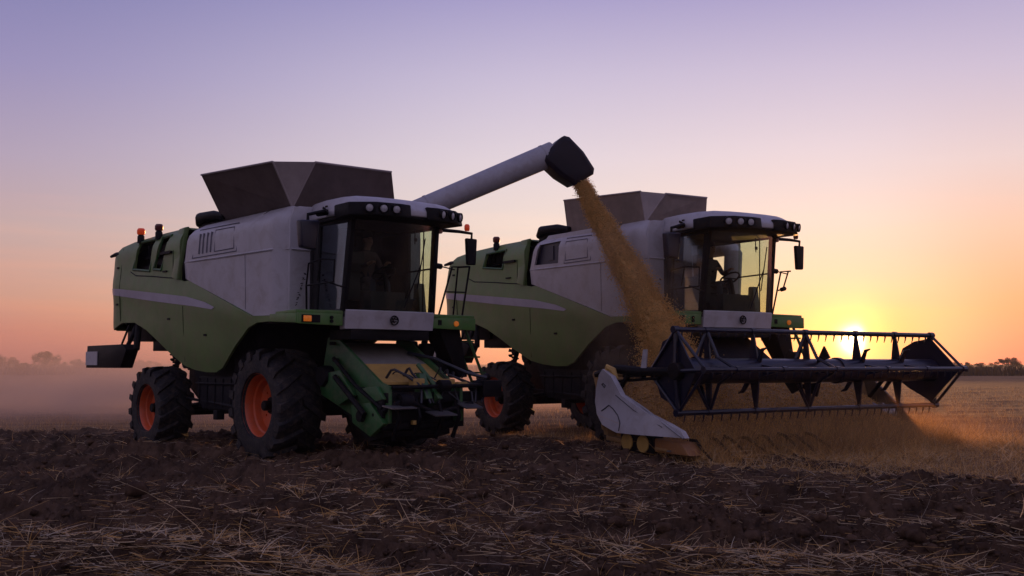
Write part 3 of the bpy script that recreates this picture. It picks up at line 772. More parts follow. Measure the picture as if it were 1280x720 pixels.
    mk('mirror', mat('mirror_shell', (.012, .013, .03), .3), a, lambda m: m.hexa([(1.70, -1.66, 3.53), (1.85, -1.66, 3.53), (1.83, -1.38, 3.50), (1.70, -1.38, 3.50), (1.70, -1.70, 3.98), (1.86, -1.70, 3.98), (1.84, -1.32, 4.00), (1.70, -1.32, 4.00)]), .045, seg=3)
    a = mk('mirror_arm', BLACK, root, lambda m: m.tube([(1.95, .90, 4.02), (1.93, 1.5, 4.03), (1.91, 1.80, 4.02), (1.90, 1.80, 3.92)], [.035, .03, .025, .02], 8))
    mk('mirror', BLACK, a, lambda m: m.hexa([(1.86, 1.69, 3.44), (1.94, 1.69, 3.44), (1.92, 1.90, 3.45), (1.85, 1.90, 3.45), (1.86, 1.66, 3.93), (1.94, 1.66, 3.93), (1.92, 1.93, 3.93), (1.85, 1.93, 3.93)]), .04, seg=3)
    mk('beacon_lens', REDL if Lf else DRED, a, lambda m: m.lathe([(0, 0), (.04, 0), (.05, .03), (.05, .09), (.03, .12), (0, .12)], 12, (1.92, 1.68, 4.06), 'z'))
    mk('small_mirror', BLACK, root, lambda m: [m.tube([(1.98, .92, 3.38), (1.98, 1.05, 3.37)], .05, 8), m.tube([(1.98, 1.05, 3.37), (1.98, 1.35, 3.33)], .012, 5)])
    mk('corner_lamp', mat('pink_marker', (.7, .35, .3), .3), root, lambda m: m.lathe([(0, 0), (.04, 0), (.04, .05), (0, .06)], 10, (2.08, .93, 3.97), 'x'))
    # exhaust-side shield behind the far cab corner
    mk('far_cab_fairing', GRAY, root, lambda m: m.prism([(1.25, 2.53), (1.5, 2.53), (1.42, 3.1), (1.3, 3.1)], .95, 1.1), .02)
    # tail light carrier
    tb = mk('tail_box', BLACK, root, lambda m: [m.prism([(-7.45, 2.06), (-7.5, 1.57), (-5.5, 1.57), (-5.2, 1.96), (-5.45, 2.07)], -1.72, -1.45), m.tube([(-5.6, -1.55, 2.0), (-5.5, -1.45, 2.3), (-5.65, -1.3, 2.6)], .05, 7), m.tube([(-5.95, -1.55, 2.0), (-5.8, -1.42, 2.5)], .025, 6), m.tube([(-5.2, -1.5, 1.95), (-5.35, -1.4, 2.5)], .07, 7)], .03)
    mk('white_reflector', WHITE, tb, lambda m: m.bb((-7.49, -1.735, 1.63), (-6.80, -1.722, 1.93)))
    # ---- feeder house
    if Lf:
        def f(m):
            m.prism([(.9, 1.15), (1.15, 2.10), (1.38, 2.14), (2.75, 1.36), (3.0, 1.30), (3.0, .72), (2.4, .66)], -.74, -.68)
            m.prism([(.9, 1.15), (1.15, 2.10), (1.38, 2.14), (2.75, 1.36), (3.0, 1.30), (3.0, .72), (2.4, .66)], .68, .74)
            m.prism([(1.3, 1.5), (1.75, 1.55), (2.2, 1.15), (1.75, .98), (1.3, 1.1)], -.88, -.742)
            m.prism([(2.15, 1.25), (2.75, 1.30), (2.95, 1.1), (2.3, .98)], -.82, -.742)
            m.prism([(2.05, .98), (2.6, 1.04), (3.0, .72), (2.62, .50), (2.1, .70)], -.84, -.742)
        fh = mk('feeder_house', DGREEN, root, f, .015)
        def f(m):
            m.tube([(1.45, -.80, 1.75), (2.2, -.84, 1.3), (2.9, -.80, .95)], .035, 7); m.tube([(1.7, -.93, 1.45), (2.55, -.90, .85)], .045, 8)
            for x, z in ((1.5, 1.72), (2.3, 1.25), (1.75, 1.3), (2.7, .85), (2.3, .85), (1.4, 2.0)): m.lathe([(0, -.90-.742+.80), (.03, -.84), (.03, -.74)], 8, (x, 0, z))
            m.lathe([(0, -.93), (.16, -.93), (.18, -.89), (.18, -.75)], 16, (1.25, 0, 1.45)); m.lathe([(0, -.91), (.09, -.91), (.10, -.75)], 14, (2.4, 0, .82))
        mk('chain_drive', BLACK, fh, f)
        mk('feeder_top', GRAY, fh, lambda m: m.hexa([(1.15, -.68, 1.98), (2.05, -.68, 1.62), (2.05, .68, 1.62), (1.15, .68, 1.98), (1.15, -.68, 2.02), (2.05, -.68, 1.66), (2.05, .68, 1.66), (1.15, .68, 2.02)]))
        mk('feeder_front_sheet', YELL, fh, lambda m: m.hexa([(2.05, -.68, 1.62), (2.62, -.68, 1.32), (2.62, .68, 1.32), (2.05, .68, 1.62), (2.05, -.68, 1.655), (2.62, -.68, 1.36), (2.62, .68, 1.36), (2.05, .68, 1.655)]))
        mk('feeder_throat', BLACK, fh, lambda m: m.prism([(1.2, 1.1), (1.3, 1.9), (2.7, 1.25), (2.75, .5), (2.3, .4)], -.66, .66))
        def f(m):
            m.bb((2.75, -.80, .62), (2.92, .80, .72)); m.bb((2.75, -.80, .62), (2.90, -.68, 1.15)); m.bb((2.75, .72, .62), (2.90, .84, 1.15))
            m.bb((2.70, -.75, 1.04), (2.98, 1.15, 1.2)); m.tube([(2.9, -.8, .9), (3.05, -.5, 1.1), (2.95, .2, .85), (3.05, .9, 1.0)], .05, 7); m.prism([(2.5, .55), (2.7, 1.15), (2.8, 1.15), (2.85, .6)], -.66, .66)
            for y in (-.6, -.2, .25, .6): m.tube([(2.9, y, .45), (3.08, y, .8), (2.95, y, 1.1)], .04, 6)
            m.lathe([(0, -.12), (.14, -.12), (.14, .12), (0, .12)], 14, (3.0, -.45, 1.05)); m.lathe([(0, -.1), (.1, -.1), (.1, .1), (0, .1)], 12, (3.05, .3, 1.3))
            m.tube([(3.02, -.7, 1.28), (3.05, 1.1, 1.3)], .035, 8); m.tube([(3.0, .9, 1.25), (2.9, 1.35, 1.45)], .06, 8)
            m.bb((2.8, 1.1, 1.1), (3.1, 1.5, 1.38))
        ad_ = mk('header_adapter', BLACK, root, f, .01)
        mk('locking_plate', STEEL, ad_, lambda m: [m.box((3.12, -.62, .98), (.30, .46, .02), Matrix.Rotation(.12, 3, 'Y')), m.box((3.14, .18, .86), (.30, .44, .02), Matrix.Rotation(.2, 3, 'Y')), m.box((3.1, .78, .98), (.34, .36, .02), Matrix.Rotation(.3, 3, 'Y'))])
        def f(m):
            r2 = random.Random(5)
            for k in range(9):
                y = -.45+k*.19; x = 2.3+r2.random()*.3
                h_ = r2.uniform(.02, .16); q_ = [Vector((x, y, 1.42)), Vector((x+.12, y+.04, 1.46+h_)), Vector((x+.34, y+r2.uniform(-.2, .2), 1.40+h_*.7)), Vector((2.95, y+r2.uniform(0, .4), 1.30)), Vector((3.05, y+r2.uniform(0, .4), 1.02))]
                m.tube([q_[min(int(t), 3)].lerp(q_[min(int(t), 3)+1], t-min(int(t), 3)) for t in [i*.4 for i in range(11)]], r2.choice([.012, .018, .022]), 6)
            m.tube([(1.7, .55, 1.85), (2.2, .75, 1.75), (2.8, 1.0, 1.5), (3.0, 1.25, 1.42)], .03, 6)
        mk('hydraulic_hose', HOSE, ad_, f)
        for c_, d_ in (((2.85, -.1, 1.36), (.16, .22, .12)), ((2.9, .45, 1.36), (.14, .3, .1)), ((2.98, .72, 1.33), (.1, .2, .06)), ((3.0, -.25, .72), (.08, .10, .07))): mk('coupling_block', YELL, ad_, lambda m: m.box(c_, d_), .02)
        mk('green_bracket', DGREEN, ad_, lambda m: [m.prism([(2.7, 1.0), (2.75, 1.5), (2.85, 1.5), (3.05, 1.1)], -.05, .08), m.prism([(2.7, .9), (2.9, 1.3), (3.1, 1.1)], .15, .25), m.tube([(2.6, .1, 1.65), (3.0, .25, 1.2)], .04, 6)], .01)
        def f(m):
            for y, z in ((.95, 1.92), (1.3, 1.88)):
                m.lathe([(0, -.16), (.13, -.14), (.16, 0), (.13, .14), (0, .16)], 14, (1.2, y, z), 'z')
            m.tube([(1.2, .8, 1.6), (1.3, 1.6, 1.55)], .2, 10); m.tube([(1.2, 1.25, 1.95), (1.25, 1.27, 2.2)], .06, 8)
        mk('hydraulic_tank', BLACK, root, f)
    else:
        mk('feeder_house', CHASSIS, root, lambda m: m.prism([(.9, 1.15), (1.15, 2.10), (1.38, 2.14), (2.3, 1.5), (2.35, .5)], -.74, .74), .015)
    # ---- unloading auger
    if Lf:
        a, b = Vector((.3, 1.55, 4.52)), Vector((1.50, 4.22, 5.87))
        def f(m):
            m.tube([(.3, 1.45, 2.6), (.3, 1.5, 4.2), (.3, 1.5, 4.42), tuple(a), tuple(a.lerp(b, .1))], .20, 20)
            m.tube([tuple(a.lerp(b, .04)), tuple(b)], [.215, .245], 28)
            for t in (.12, .93): m.tube([tuple(a.lerp(b, t)), tuple(a.lerp(b, t+.012))], [.228, .228] if t < .5 else [.252, .252], 28)
        au = mk('unloading_auger', mat('auger_paint', (.36, .36, .42), .4, dust=.25, var=.15), root, f, smooth=40)
        # rubber spout: a wedge shaped hood in the plane of the tube
        d = Vector((b.x-a.x, b.y-a.y, 0)).normalized(); sd = Vector((d.y, -d.x, 0))
        ol = [(2.64, 5.77), (3.02, 6.16), (3.09, 6.20), (3.20, 6.18), (3.50, 5.90), (3.73, 5.57), (3.71, 5.45), (3.31, 5.21), (3.0, 5.38), (2.76, 5.58), (2.64, 5.68)]
        cx_, cz_ = 3.22, 5.72
        def f(m):
            V = []
            for off, k in ((-.27, .72), (-.22, .97), (.22, 1.0), (.27, .8)):
                V += [Vector((a.x, a.y, 0))+d*(cx_+(h_-cx_)*k)+sd*off+Vector((0, 0, cz_+(z_-cz_)*k)) for h_, z_ in ol]
            n = len(ol)
            m.add(V, [(i*n+k, i*n+(k+1) % n, (i+1)*n+(k+1) % n, (i+1)*n+k) for i in range(3) for k in range(n)]+[tuple(range(n-1, -1, -1)), tuple(range(3*n, 4*n))])
        mk('discharge_spout', SPOUT, au, f, .015, smooth=25)
    else:      # auger folded back along the far side
        au = mk('unloading_auger', WHITE, root, lambda m: [m.tube([(.3, 1.45, 2.6), (.3, 1.55, 3.9), (0, 1.68, 4.1)], .19, 16), m.tube([(.2, 1.68, 4.08), (-5.4, 1.75, 4.0)], .19, 18)], smooth=40)
        mk('discharge_spout', SPOUT, au, lambda m: m.tube([(-5.3, 1.75, 4.0), (-5.7, 1.75, 3.95), (-5.85, 1.75, 3.6)], [.22, .24, .18], 10))
    return root

# ---- header with reel (part of the right-hand machine)
def build_header(root):
    y0, y1 = -3.55, 3.38
    def f(m):
        m.hexa([(2.30, y0, .35), (2.42, y0, .33), (2.42, y1, .33), (2.30, y1, .35), (2.02, y0, 1.30), (2.12, y0, 1.32), (2.12, y1, 1.32), (2.02, y1, 1.30)])   # back wall
        m.hexa([(2.35, y0, .26), (3.9, y0, .16), (3.3, y1, .16), (2.35, y1, .26), (2.35, y0, .34), (3.9, y0, .20), (3.3, y1, .20), (2.35, y1, .34)])          # floor
        m.tube([(2.05, y0, 1.36), (2.05, y1, 1.36)], .07, 8); m.tube([(2.3, y0, .5), (2.3, y1, .5)], .09, 8)
        for y in (-2.4, -1.2, 1.2, 2.4): m.prism([(2.0, 1.3), (1.9, .5), (2.3, .3)], y-.03, y+.03)
    h = mk('header', mat('header_sheet', (.30, .17, .06), .55, dust=.4), root, f, .008)
    mk('table_auger', STEEL, h, lambda m: [m.tube([(2.85, y0+.1, .56), (2.85, y1-.1, .56)], .17, 16), m.tube([(2.85+.21*math.cos(i*.55), y0+.15+i*.0222, .56+.21*math.sin(i*.55)) for i in range(300)], .02, 4)])
    def f(m):
        m.bb((3.88, y0, .165), (3.96, 2.2, .19))
        k = y0+.05
        while k < 2.2:
            m.prism([(3.95, k-.02), (4.12, k), (3.95, k+.02)], .16, .19, 'xy'); k += .0762*2
    mk('cutter_bar', STEEL, h, f)
    for k in range(8):
        y = -3.1+k*.38+rnd.uniform(-.08, .08)
        mk('dark_finger', BLACK, h, lambda m: m.tube([(3.9, y, .20), (4.0, y, .34+.02*(k % 3)), (4.14, y, .34), (4.50+.05*(k % 4), y+.05*(k % 2), .05)], [.03, .03, .03, .015], 6))  # dark slanted fingers from the cutter bar down to the ground
    # near crop divider: moulded white shield
    out = [(2.52, 1.46), (2.38, 1.36), (2.22, 1.12), (2.17, .90), (2.26, .70), (2.48, .53), (2.92, .42), (4.34, .40), (4.26, .50), (3.5, .80), (2.98, 1.03), (2.86, 1.20), (2.76, 1.34)]
    def yf(x, z): return 3.66+.10*math.sin(min(1, max(0, (x-2.1)/1.9))*math.pi)-.10*max(0, (x-3.6)/.7)+.03*math.sin(z*5)
    dv = mk('crop_divider', WHITE, h, lambda m: m.panel(out, [], yf, -1, .09, .10), smooth=45)
    def f(m):
        ln = [(2.42, .76), (2.52, .80), (2.64, .86), (2.76, .81), (2.92, .70), (3.0, .58), (2.98, .45)]
        m.tube([(x, -yf(x, z)-.002, z) for x, z in ln], .012, 5)
        m.tube([(x, -yf(x, z)-.002, z) for x, z in [(2.45, 1.2), (2.52, 1.15), (2.56, 1.18), (2.5, 1.22), (2.45, 1.2)]], .012, 5)
        m.tube([(x, -yf(x, z)-.004, z) for x, z in [(2.84, 1.03), (3.3, .80), (3.9, .55)]], .008, 4)
    mk('panel_joint', mat('joint_dark', (.05, .05, .06), .6), dv, f)
    mk('divider_cap', YELL, h, lambda m: m.tube([(2.50, -3.68, 1.36), (2.56, -3.66, 1.49), (2.66, -3.64, 1.44), (2.76, -3.62, 1.30)], [.03, .06, .06, .02], 8))
    mk('divider_rail', STEEL, h, lambda m: m.tube([(2.98, -3.62, 1.02), (3.5, -3.64, .82), (4.36, -3.62, .40)], .018, 5))
    mk('skid_shoe', YELL, h, lambda m: [m.lathe([(0, -.12), (.14, -.12), (.15, 0), (.14, .12), (0, .12)], 14, (2.98, -3.5, .27)), m.lathe([(0, -.12), (.14, -.12), (.15, 0), (.14, .12), (0, .12)], 14, (3.38, -3.5, .26))])
    mk('skid_mount', BLACK, h, lambda m: [m.bb((2.8, -3.6, .12), (3.6, -3.35, .42))], .03)
    mk('divider_nose', mat('orange_nose', (.26, .11, .03), .5, dust=.4), h, lambda m: m.hexa([(3.55, -3.55, .14), (4.35, -3.5, .12), (4.35, -3.2, .12), (3.55, -3.2, .14), (3.55, -3.55, .36), (4.15, -3.5, .32), (4.15, -3.2, .32), (3.55, -3.2, .36)]), .03)
    # far side sheet
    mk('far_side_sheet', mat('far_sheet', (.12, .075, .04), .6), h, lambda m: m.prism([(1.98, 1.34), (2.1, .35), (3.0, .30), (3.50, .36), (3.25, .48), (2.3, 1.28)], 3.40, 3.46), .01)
    # reel arms
    cx, cz, rr = 4.0, 1.43, .66
    def f(m):
        s = sd_; q = .32 if s > 0 else 0
        if True:
            m.tube([(2.06, s*(3.52-q), 1.36), (2.6, s*(3.50-q), 1.46), (3.2, s*(3.48-q), 1.42), (4.05, s*(3.44-q), cz)], [.06, .08, .08, .06], 8)
            m.tube([(2.35, s*(3.52-q), .8), (2.9, s*(3.5-q), 1.36)], .045, 8)
            m.lathe([(0, -.09), (.13, -.09), (.15, -.03), (.15, .05), (0, .07)], 16, (cx, s*(3.42-q), cz))
            m.box((3.0, s*(3.46-q), 1.40), (.5, .10, .16)); m.tube([(2.5, s*(3.46-q), 1.25), (3.6, s*(3.44-q), 1.32)], .03, 6)
    for sd_ in (-1, 1): mk('reel_arm', BLACK, h, f, .008)
    mk('reflector_plate', WHITE, h, lambda m: m.prism([(3.22, 1.42), (3.30, 1.78), (3.40, 1.78), (3.36, 1.44)], -3.52, -3.50))
    reel = mk('reel_tube', BLUEBLK, h, lambda m: [m.tube([(cx, -3.30, cz), (cx, 3.0, cz)], .205, 28), m.lathe([(.20, -.05), (.23, -.05), (.23, .05), (.20, .05)], 28, (cx, -3.0, cz)), m.lathe([(.20, -.05), (.23, -.05), (.23, .05), (.20, .05)], 28, (cx, .35, cz))], smooth=40)
    ang = [R(92+90*k) for k in range(4)]
    for a in ang:
        bx, bz = cx+rr*math.cos(a), cz+rr*math.sin(a)
        def f(m):
            m.tube([(bx, -3.42, bz), (bx, 3.10, bz)], .042, 8)
            k = -3.3
            while k < 3.05:
                m.tube([(bx, k, bz), (bx+.02, k, bz-.05), (bx+.01, k, bz-.10), (bx-.01, k, bz-.155)], [.024, .020, .014, .007], 4); k += .20+.012*math.sin(k*9)
        mk('reel_bat', BLUEBLK, h, f)
    def tri(m, a, y, w0, w1, t=.035):      # tapering plate from tube to bat, pair of legs
        u = Vector((math.cos(a), 0, math.sin(a))); v = Vector((-math.sin(a), 0, math.cos(a))); c = Vector((cx, y, cz))
        P = [c+u*.16-v*w0, c+u*.16+v*w0, c+u*rr+v*w1, c+u*rr-v*w1]; e = Vector((0, t/2, 0))
        m.hexa([p-e for p in P]+[p+e for p in P])
    for y in (-2.75, -1.70, -.42, .90, 2.0):
        def f(m):
            for i, a in enumerate(ang):
                if y in (-2.75, -.42):     # ring spiders: rim struts plus arms
                    tri(m, a, y, .07, .03)
                    b = ang[(i+1) % 4]; p = (cx+rr*math.cos(a), y, cz+rr*math.sin(a)); q = (cx+rr*math.cos(b), y, cz+rr*math.sin(b))
                    mid = (cx+.30*math.cos((a+R(45))), y+.02, cz+.30*math.sin(a+R(45)))
                    m.tube([p, mid], .028, 6); m.tube([q, mid], .028, 6)
                    m.tube([(cx+.2*math.cos(a), y-.28, cz+.2*math.sin(a)), (p[0], y, p[2])], .024, 6)
                else:
                    tri(m, a, y, .10, .02, .03)
                    if i in (2, 0): m.tube([(cx+.15*math.cos(a-.7), y, cz+.15*math.sin(a-.7)), (cx+.42*math.cos(a-.62), y-.05, cz+.42*math.sin(a-.62)), (cx+.5*math.cos(a-.75), y-.05, cz+.5*math.sin(a-.75))], [.05, .035, .012], 6)
                m.lathe([(0, -.05), (.055, -.05), (.055, .05), (0, .05)], 8, (cx+rr*math.cos(a), y, cz+rr*math.sin(a)))
        mk('reel_spider', BLUEBLK, h, f)
    def f(m):
        q = [(cx+.50*math.cos(R(a)), cz+.50*math.sin(R(a))) for a in (98, 128, 158, 188, 218, 248, 278)]
        m.prism(q+[(cx+.1, cz-.1), (cx+.25, cz+.1), (cx+.2, cz+.35)], -.35, -.40) if False else None
        # centre drive plates
        m.prism([(cx-.34, cz+.12), (cx-.2, cz+.36), (cx, cz+.28), (cx, cz)], -.62, -.65); m.prism([(cx-.32, cz-.2), (cx-.15, cz-.40), (cx+.08, cz-.3), (cx, cz)], -.62, -.65)
        m.prism([(cx+.12, cz+.12), (cx+.42, cz+.22), (cx+.30, cz+.42)], -.30, -.34); m.prism([(cx-.3, cz-.25), (cx+.12, cz-.45), (cx+.2, cz-.2)], -.30, -.34)
    mk('drive_plate', BLACK, h, f)
    # closed end plates with spokes
    for s in (-1, 1):
        def f(m):
            q = [(cx+rr*.96*math.cos(a), cz+rr*.96*math.sin(a)) for a in ang]
            p = [(cx+.60*math.cos(R(t)), cz+.60*math.sin(R(t))) for t in (92, 128, 182, 225, 272)]+[(cx+.26, cz-.24), (cx+.40, cz), (cx+.2, cz+.25)] if s < 0 else [(cx, cz+.60), (cx-.35, cz+.55), (cx-.62, cz+.42), (cx-.72, cz+.2), (cx-.72, cz-.2), (cx-.5, cz-.35), (cx, cz-.60), (cx+.6, cz)]
            e0 = 3.36 if s < 0 else 3.02
            m.prism(p, s*e0, s*(e0+.03))
            for i, a in enumerate(ang):
                e = (cx+rr*math.cos(a), s*(e0+.06), cz+rr*math.sin(a)); m.tube([(cx, s*(e0+.10), cz), e], .034, 6)
                b = ang[(i+1) % 4]; m.tube([e, (cx+rr*math.cos(b), s*(e0+.06), cz+rr*math.sin(b))], .026, 6)
                m.lathe([(0, -.06), (.06, -.06), (.06, .06), (0, .06)], 8, e)
        mk('reel_end_plate', BLUEBLK, h, f)
    return h

TH_L, TH_R = R(-48.9), R(-56.7)
LL, LR = (-3.343, 19.728, .05), (3.269, 22.29, .16)
mL = build_combine('L', LL, TH_L, 'green and white combine harvester without a header, its unloading auger swung out and pouring grain')
mR = build_combine('R', LR, TH_R, 'green and white combine harvester with the wide dark reel header, nearest the sun')
build_header(mR)
def wpt(loc, th, p):
    c, s = math.cos(-th), math.sin(-th)
    return Vector((loc[0]+p[0]*c+p[1]*s, loc[1]-p[0]*s+p[1]*c, loc[2]+p[2]))

# ------------------------------------------------------------------ drivers
def person(loc, th, label, sleeve, shirt):
    """seated figure; local x forward; one skinned body"""
    P = {}; E = []; RD = []
    def v(n, p, r): P[n] = len(RD); RD.append((p, r)); return n
    def chain(names):
        for a, b in zip(names, names[1:]): E.append((P[a], P[b]))
    v('pel', (0, 0, .60), (.16, .13)); v('waist', (-.01, 0, .76), (.14, .11)); v('chest', (.01, 0, .97), (.18, .12)); v('neckb', (.02, 0, 1.12), (.08, .075)); v('neck', (.035, 0, 1.19), (.055, .055)); v('jaw', (.065, 0, 1.25), (.065, .075)); v('head', (.055, 0, 1.34), (.085, .10)); v('crown', (.045, 0, 1.42), (.06, .07))
    chain(['pel', 'waist', 'chest', 'neckb', 'neck', 'jaw', 'head', 'crown'])
    v('nose', (.155, 0, 1.315), (.016, .016)); chain(['head', 'nose'])
    for s in (-1, 1):
        t = str(s)
        v('sh'+t, (.0, s*.19, 1.06), (.07, .07)); v('el'+t, (.12, s*.26, .82), (.048, .048)); v('wr'+t, (.36, s*.17, .88), (.030, .034)); v('pm'+t, (.43, s*.16, .90), (.022, .038))
        chain(['chest', 'sh'+t, 'el'+t, 'wr'+t, 'pm'+t])
        for i in range(4):
            o = (i-1.5)*.019; L = (.034, .040, .038, .030)[i]
            v('f%d'%i+t, (.455, s*.16+o, .915), (.009, .009)); v('g%d'%i+t, (.455+L, s*.16+o, .915), (.008, .008)); v('h%d'%i+t, (.465+L, s*.16+o, .885), (.007, .007))
            chain(['pm'+t, 'f%d'%i+t, 'g%d'%i+t, 'h%d'%i+t])
        v('t'+t, (.425, s*.125, .905), (.010, .010)); v('u'+t, (.46, s*.108, .90), (.008, .008)); chain(['pm'+t, 't'+t, 'u'+t])
        v('hip'+t, (.02, s*.10, .57), (.10, .10)); v('kn'+t, (.44, s*.15, .58), (.07, .07)); v('an'+t, (.46, s*.15, .16), (.045, .045)); v('toe'+t, (.62, s*.17, .09), (.04, .035))
        chain(['pel', 'hip'+t, 'kn'+t, 'an'+t, 'toe'+t])
        v('ear'+t, (.05, s*.092, 1.325), (.016, .022)); chain(['head', 'ear'+t])
    me = bpy.data.meshes.new('person'); me.from_pydata([p for p, r in RD], E, [])
    o = link_mesh('person', me)
    md = o.modifiers.new('skin', 'SKIN'); 
    for i, (p, r) in enumerate(RD):
        sv = me.skin_vertices[0].data[i] if me.skin_vertices else None
        if sv: sv.radius = r
    if me.skin_vertices: me.skin_vertices[0].data[0].use_root = True
    sb = o.modifiers.new('sub', 'SUBSURF'); sb.levels = 1; sb.render_levels = 1
    dg = bpy.context.evaluated_depsgraph_get(); dg.update()
    m2 = bpy.data.meshes.new_from_object(o.evaluated_get(dg)); o.modifiers.clear(); o.data = m2; m2.name = 'person'
    m2.materials.clear(); skin = mat('skin', (.42, .22, .15), .55, var=.1); shirtm = mat('shirt_'+shirt, sleeve, .85); tr = mat('dark_trousers', (.03, .035, .06), .85)
    for x in (shirtm, skin, tr): m2.materials.append(x)
    for p in m2.polygons:
        c = p.center; p.use_smooth = True
        p.material_index = 1 if (c.z > 1.16 or (c.x > .34 and c.z > .78)) else (2 if c.z < .70 else 0)
    hair = MB().lathe([(0, .115), (.05, .105), (.085, .07), (.102, .01), (.098, -.03), (.08, -.03), (0, .0)], 14, (.035, 0, 1.385), 'z').build('cap', mat('dark_cap', (.02, .018, .02), .8), o)
    eyes = MB()
    for s in (-1, 1): eyes.lathe([(0, .012), (.010, .006), (.010, -.006), (0, -.008)], 8, (.138, s*.033, 1.345), 'x')
    eyes.tube([(.135, -.03, 1.272), (.143, 0, 1.268), (.135, .03, 1.272)], .005, 5); eyes.build('facial_features', mat('face_dark', (.08, .03, .03), .5), o)
    o.location = loc; o.rotation_euler = (0, 0, th)
    tag(o, label, 'person')
    return o
person(wpt(LL, TH_L, (1.18, 0, 2.52-.02)), TH_L, 'person seated at the wheel of the combine that has no header', (.14, .09, .09), 'pale')
person(wpt(LR, TH_R, (1.18, 0, 2.52-.02)), TH_R, 'dark-shirted person seated in the cab of the combine carrying the reel header', (.04, .04, .05), 'dark')

# ------------------------------------------------------------------ falling grain and the heap on the header
GRAIN = mat('grain', (.92, .56, .18), .55, var=.35, vscale=9, bump=.9, bscale=60)
def grain_cloud(name, C, size, parent=None, m=GRAIN):
    n = len(C)
    O = np.array([(1, 0, 0), (-1, 0, 0), (0, 1, 0), (0, -1, 0), (0, 0, 1.8), (0, 0, -1.8)], float)
    A = NP.normal(size=(n, 3, 3)); Q = np.linalg.qr(A)[0]
    s = size*NP.uniform(.6, 1.25, n)
    V = C[:, None, :]+np.einsum('nij,kj->nki', Q, O)*s[:, None, None]
    F0 = np.array([(0, 2, 4), (2, 1, 4), (1, 3, 4), (3, 0, 4), (2, 0, 5), (1, 2, 5), (3, 1, 5), (0, 3, 5)])
    F = (F0[None]+np.arange(n)[:, None, None]*6).reshape(-1, 3)
    return raw_mesh(name, V.reshape(-1, 3), F, m, parent)
sp = [(-.41, -2.0, 5.25, .14), (.07, -2.1, 4.72, .18), (.78, -2.2, 4.0, .24), (1.52, -2.28, 3.2, .33), (2.15, -2.30, 2.4, .42), (2.6, -2.28, 1.7, .52), (2.85, -2.25, 1.2, .58)]
pts = np.array([[*wpt(LR, TH_R, p[:3])] for p in sp]); rad = np.array([p[3] for p in sp]); tt = np.linspace(0, 1, len(sp))
def stream_at(t): return np.stack([np.interp(t, tt, pts[:, k]) for k in range(3)], -1), np.interp(t, tt, rad)
def make_stream():
    n = 80000
    t = NP.uniform(0, 1, n)**.85; c, r = stream_at(t)
    ph = NP.uniform(0, 2*math.pi, n); q = np.where(NP.random(n) < .86, np.sqrt(NP.random(n)), 1+np.abs(NP.normal(0, .20, n)))
    wob = 1+.10*np.sin(t*31+ph*2)
    off = np.stack([np.cos(ph)*.95, np.sin(ph)*.95, np.zeros(n)], -1)*(q*r*wob)[:, None]
    off[:, 2] += NP.normal(0, .05, n)
    root = grain_cloud('grain_stream', c+off, .0085)
    m = MB(); tv = np.linspace(0, 1, 60); V = []
    K = 28
    for i, t in enumerate(tv):
        c, r = stream_at(np.array([t]))
        for k in range(K):
            a = 2*math.pi*k/K; w = float(fbm(np.array([k*.9+3]), np.array([i*.22]), 3, 71)[0])
            rr = float(r[0])*(.55+.20*w)
            V.append((c[0][0]+math.cos(a)*rr, c[0][1]+math.sin(a)*rr, c[0][2]))
    F = [(i*K+k, i*K+(k+1) % K, (i+1)*K+(k+1) % K, (i+1)*K+k) for i in range(59) for k in range(K)]
    m.add(V, F+[tuple(range(K))])
    m.build('stream_core', GRAIN, root, smooth=60)
    tag(root, 'golden stream of grain falling from the dark spout in front of the white cab', 'grain', kind='stuff')
make_stream()
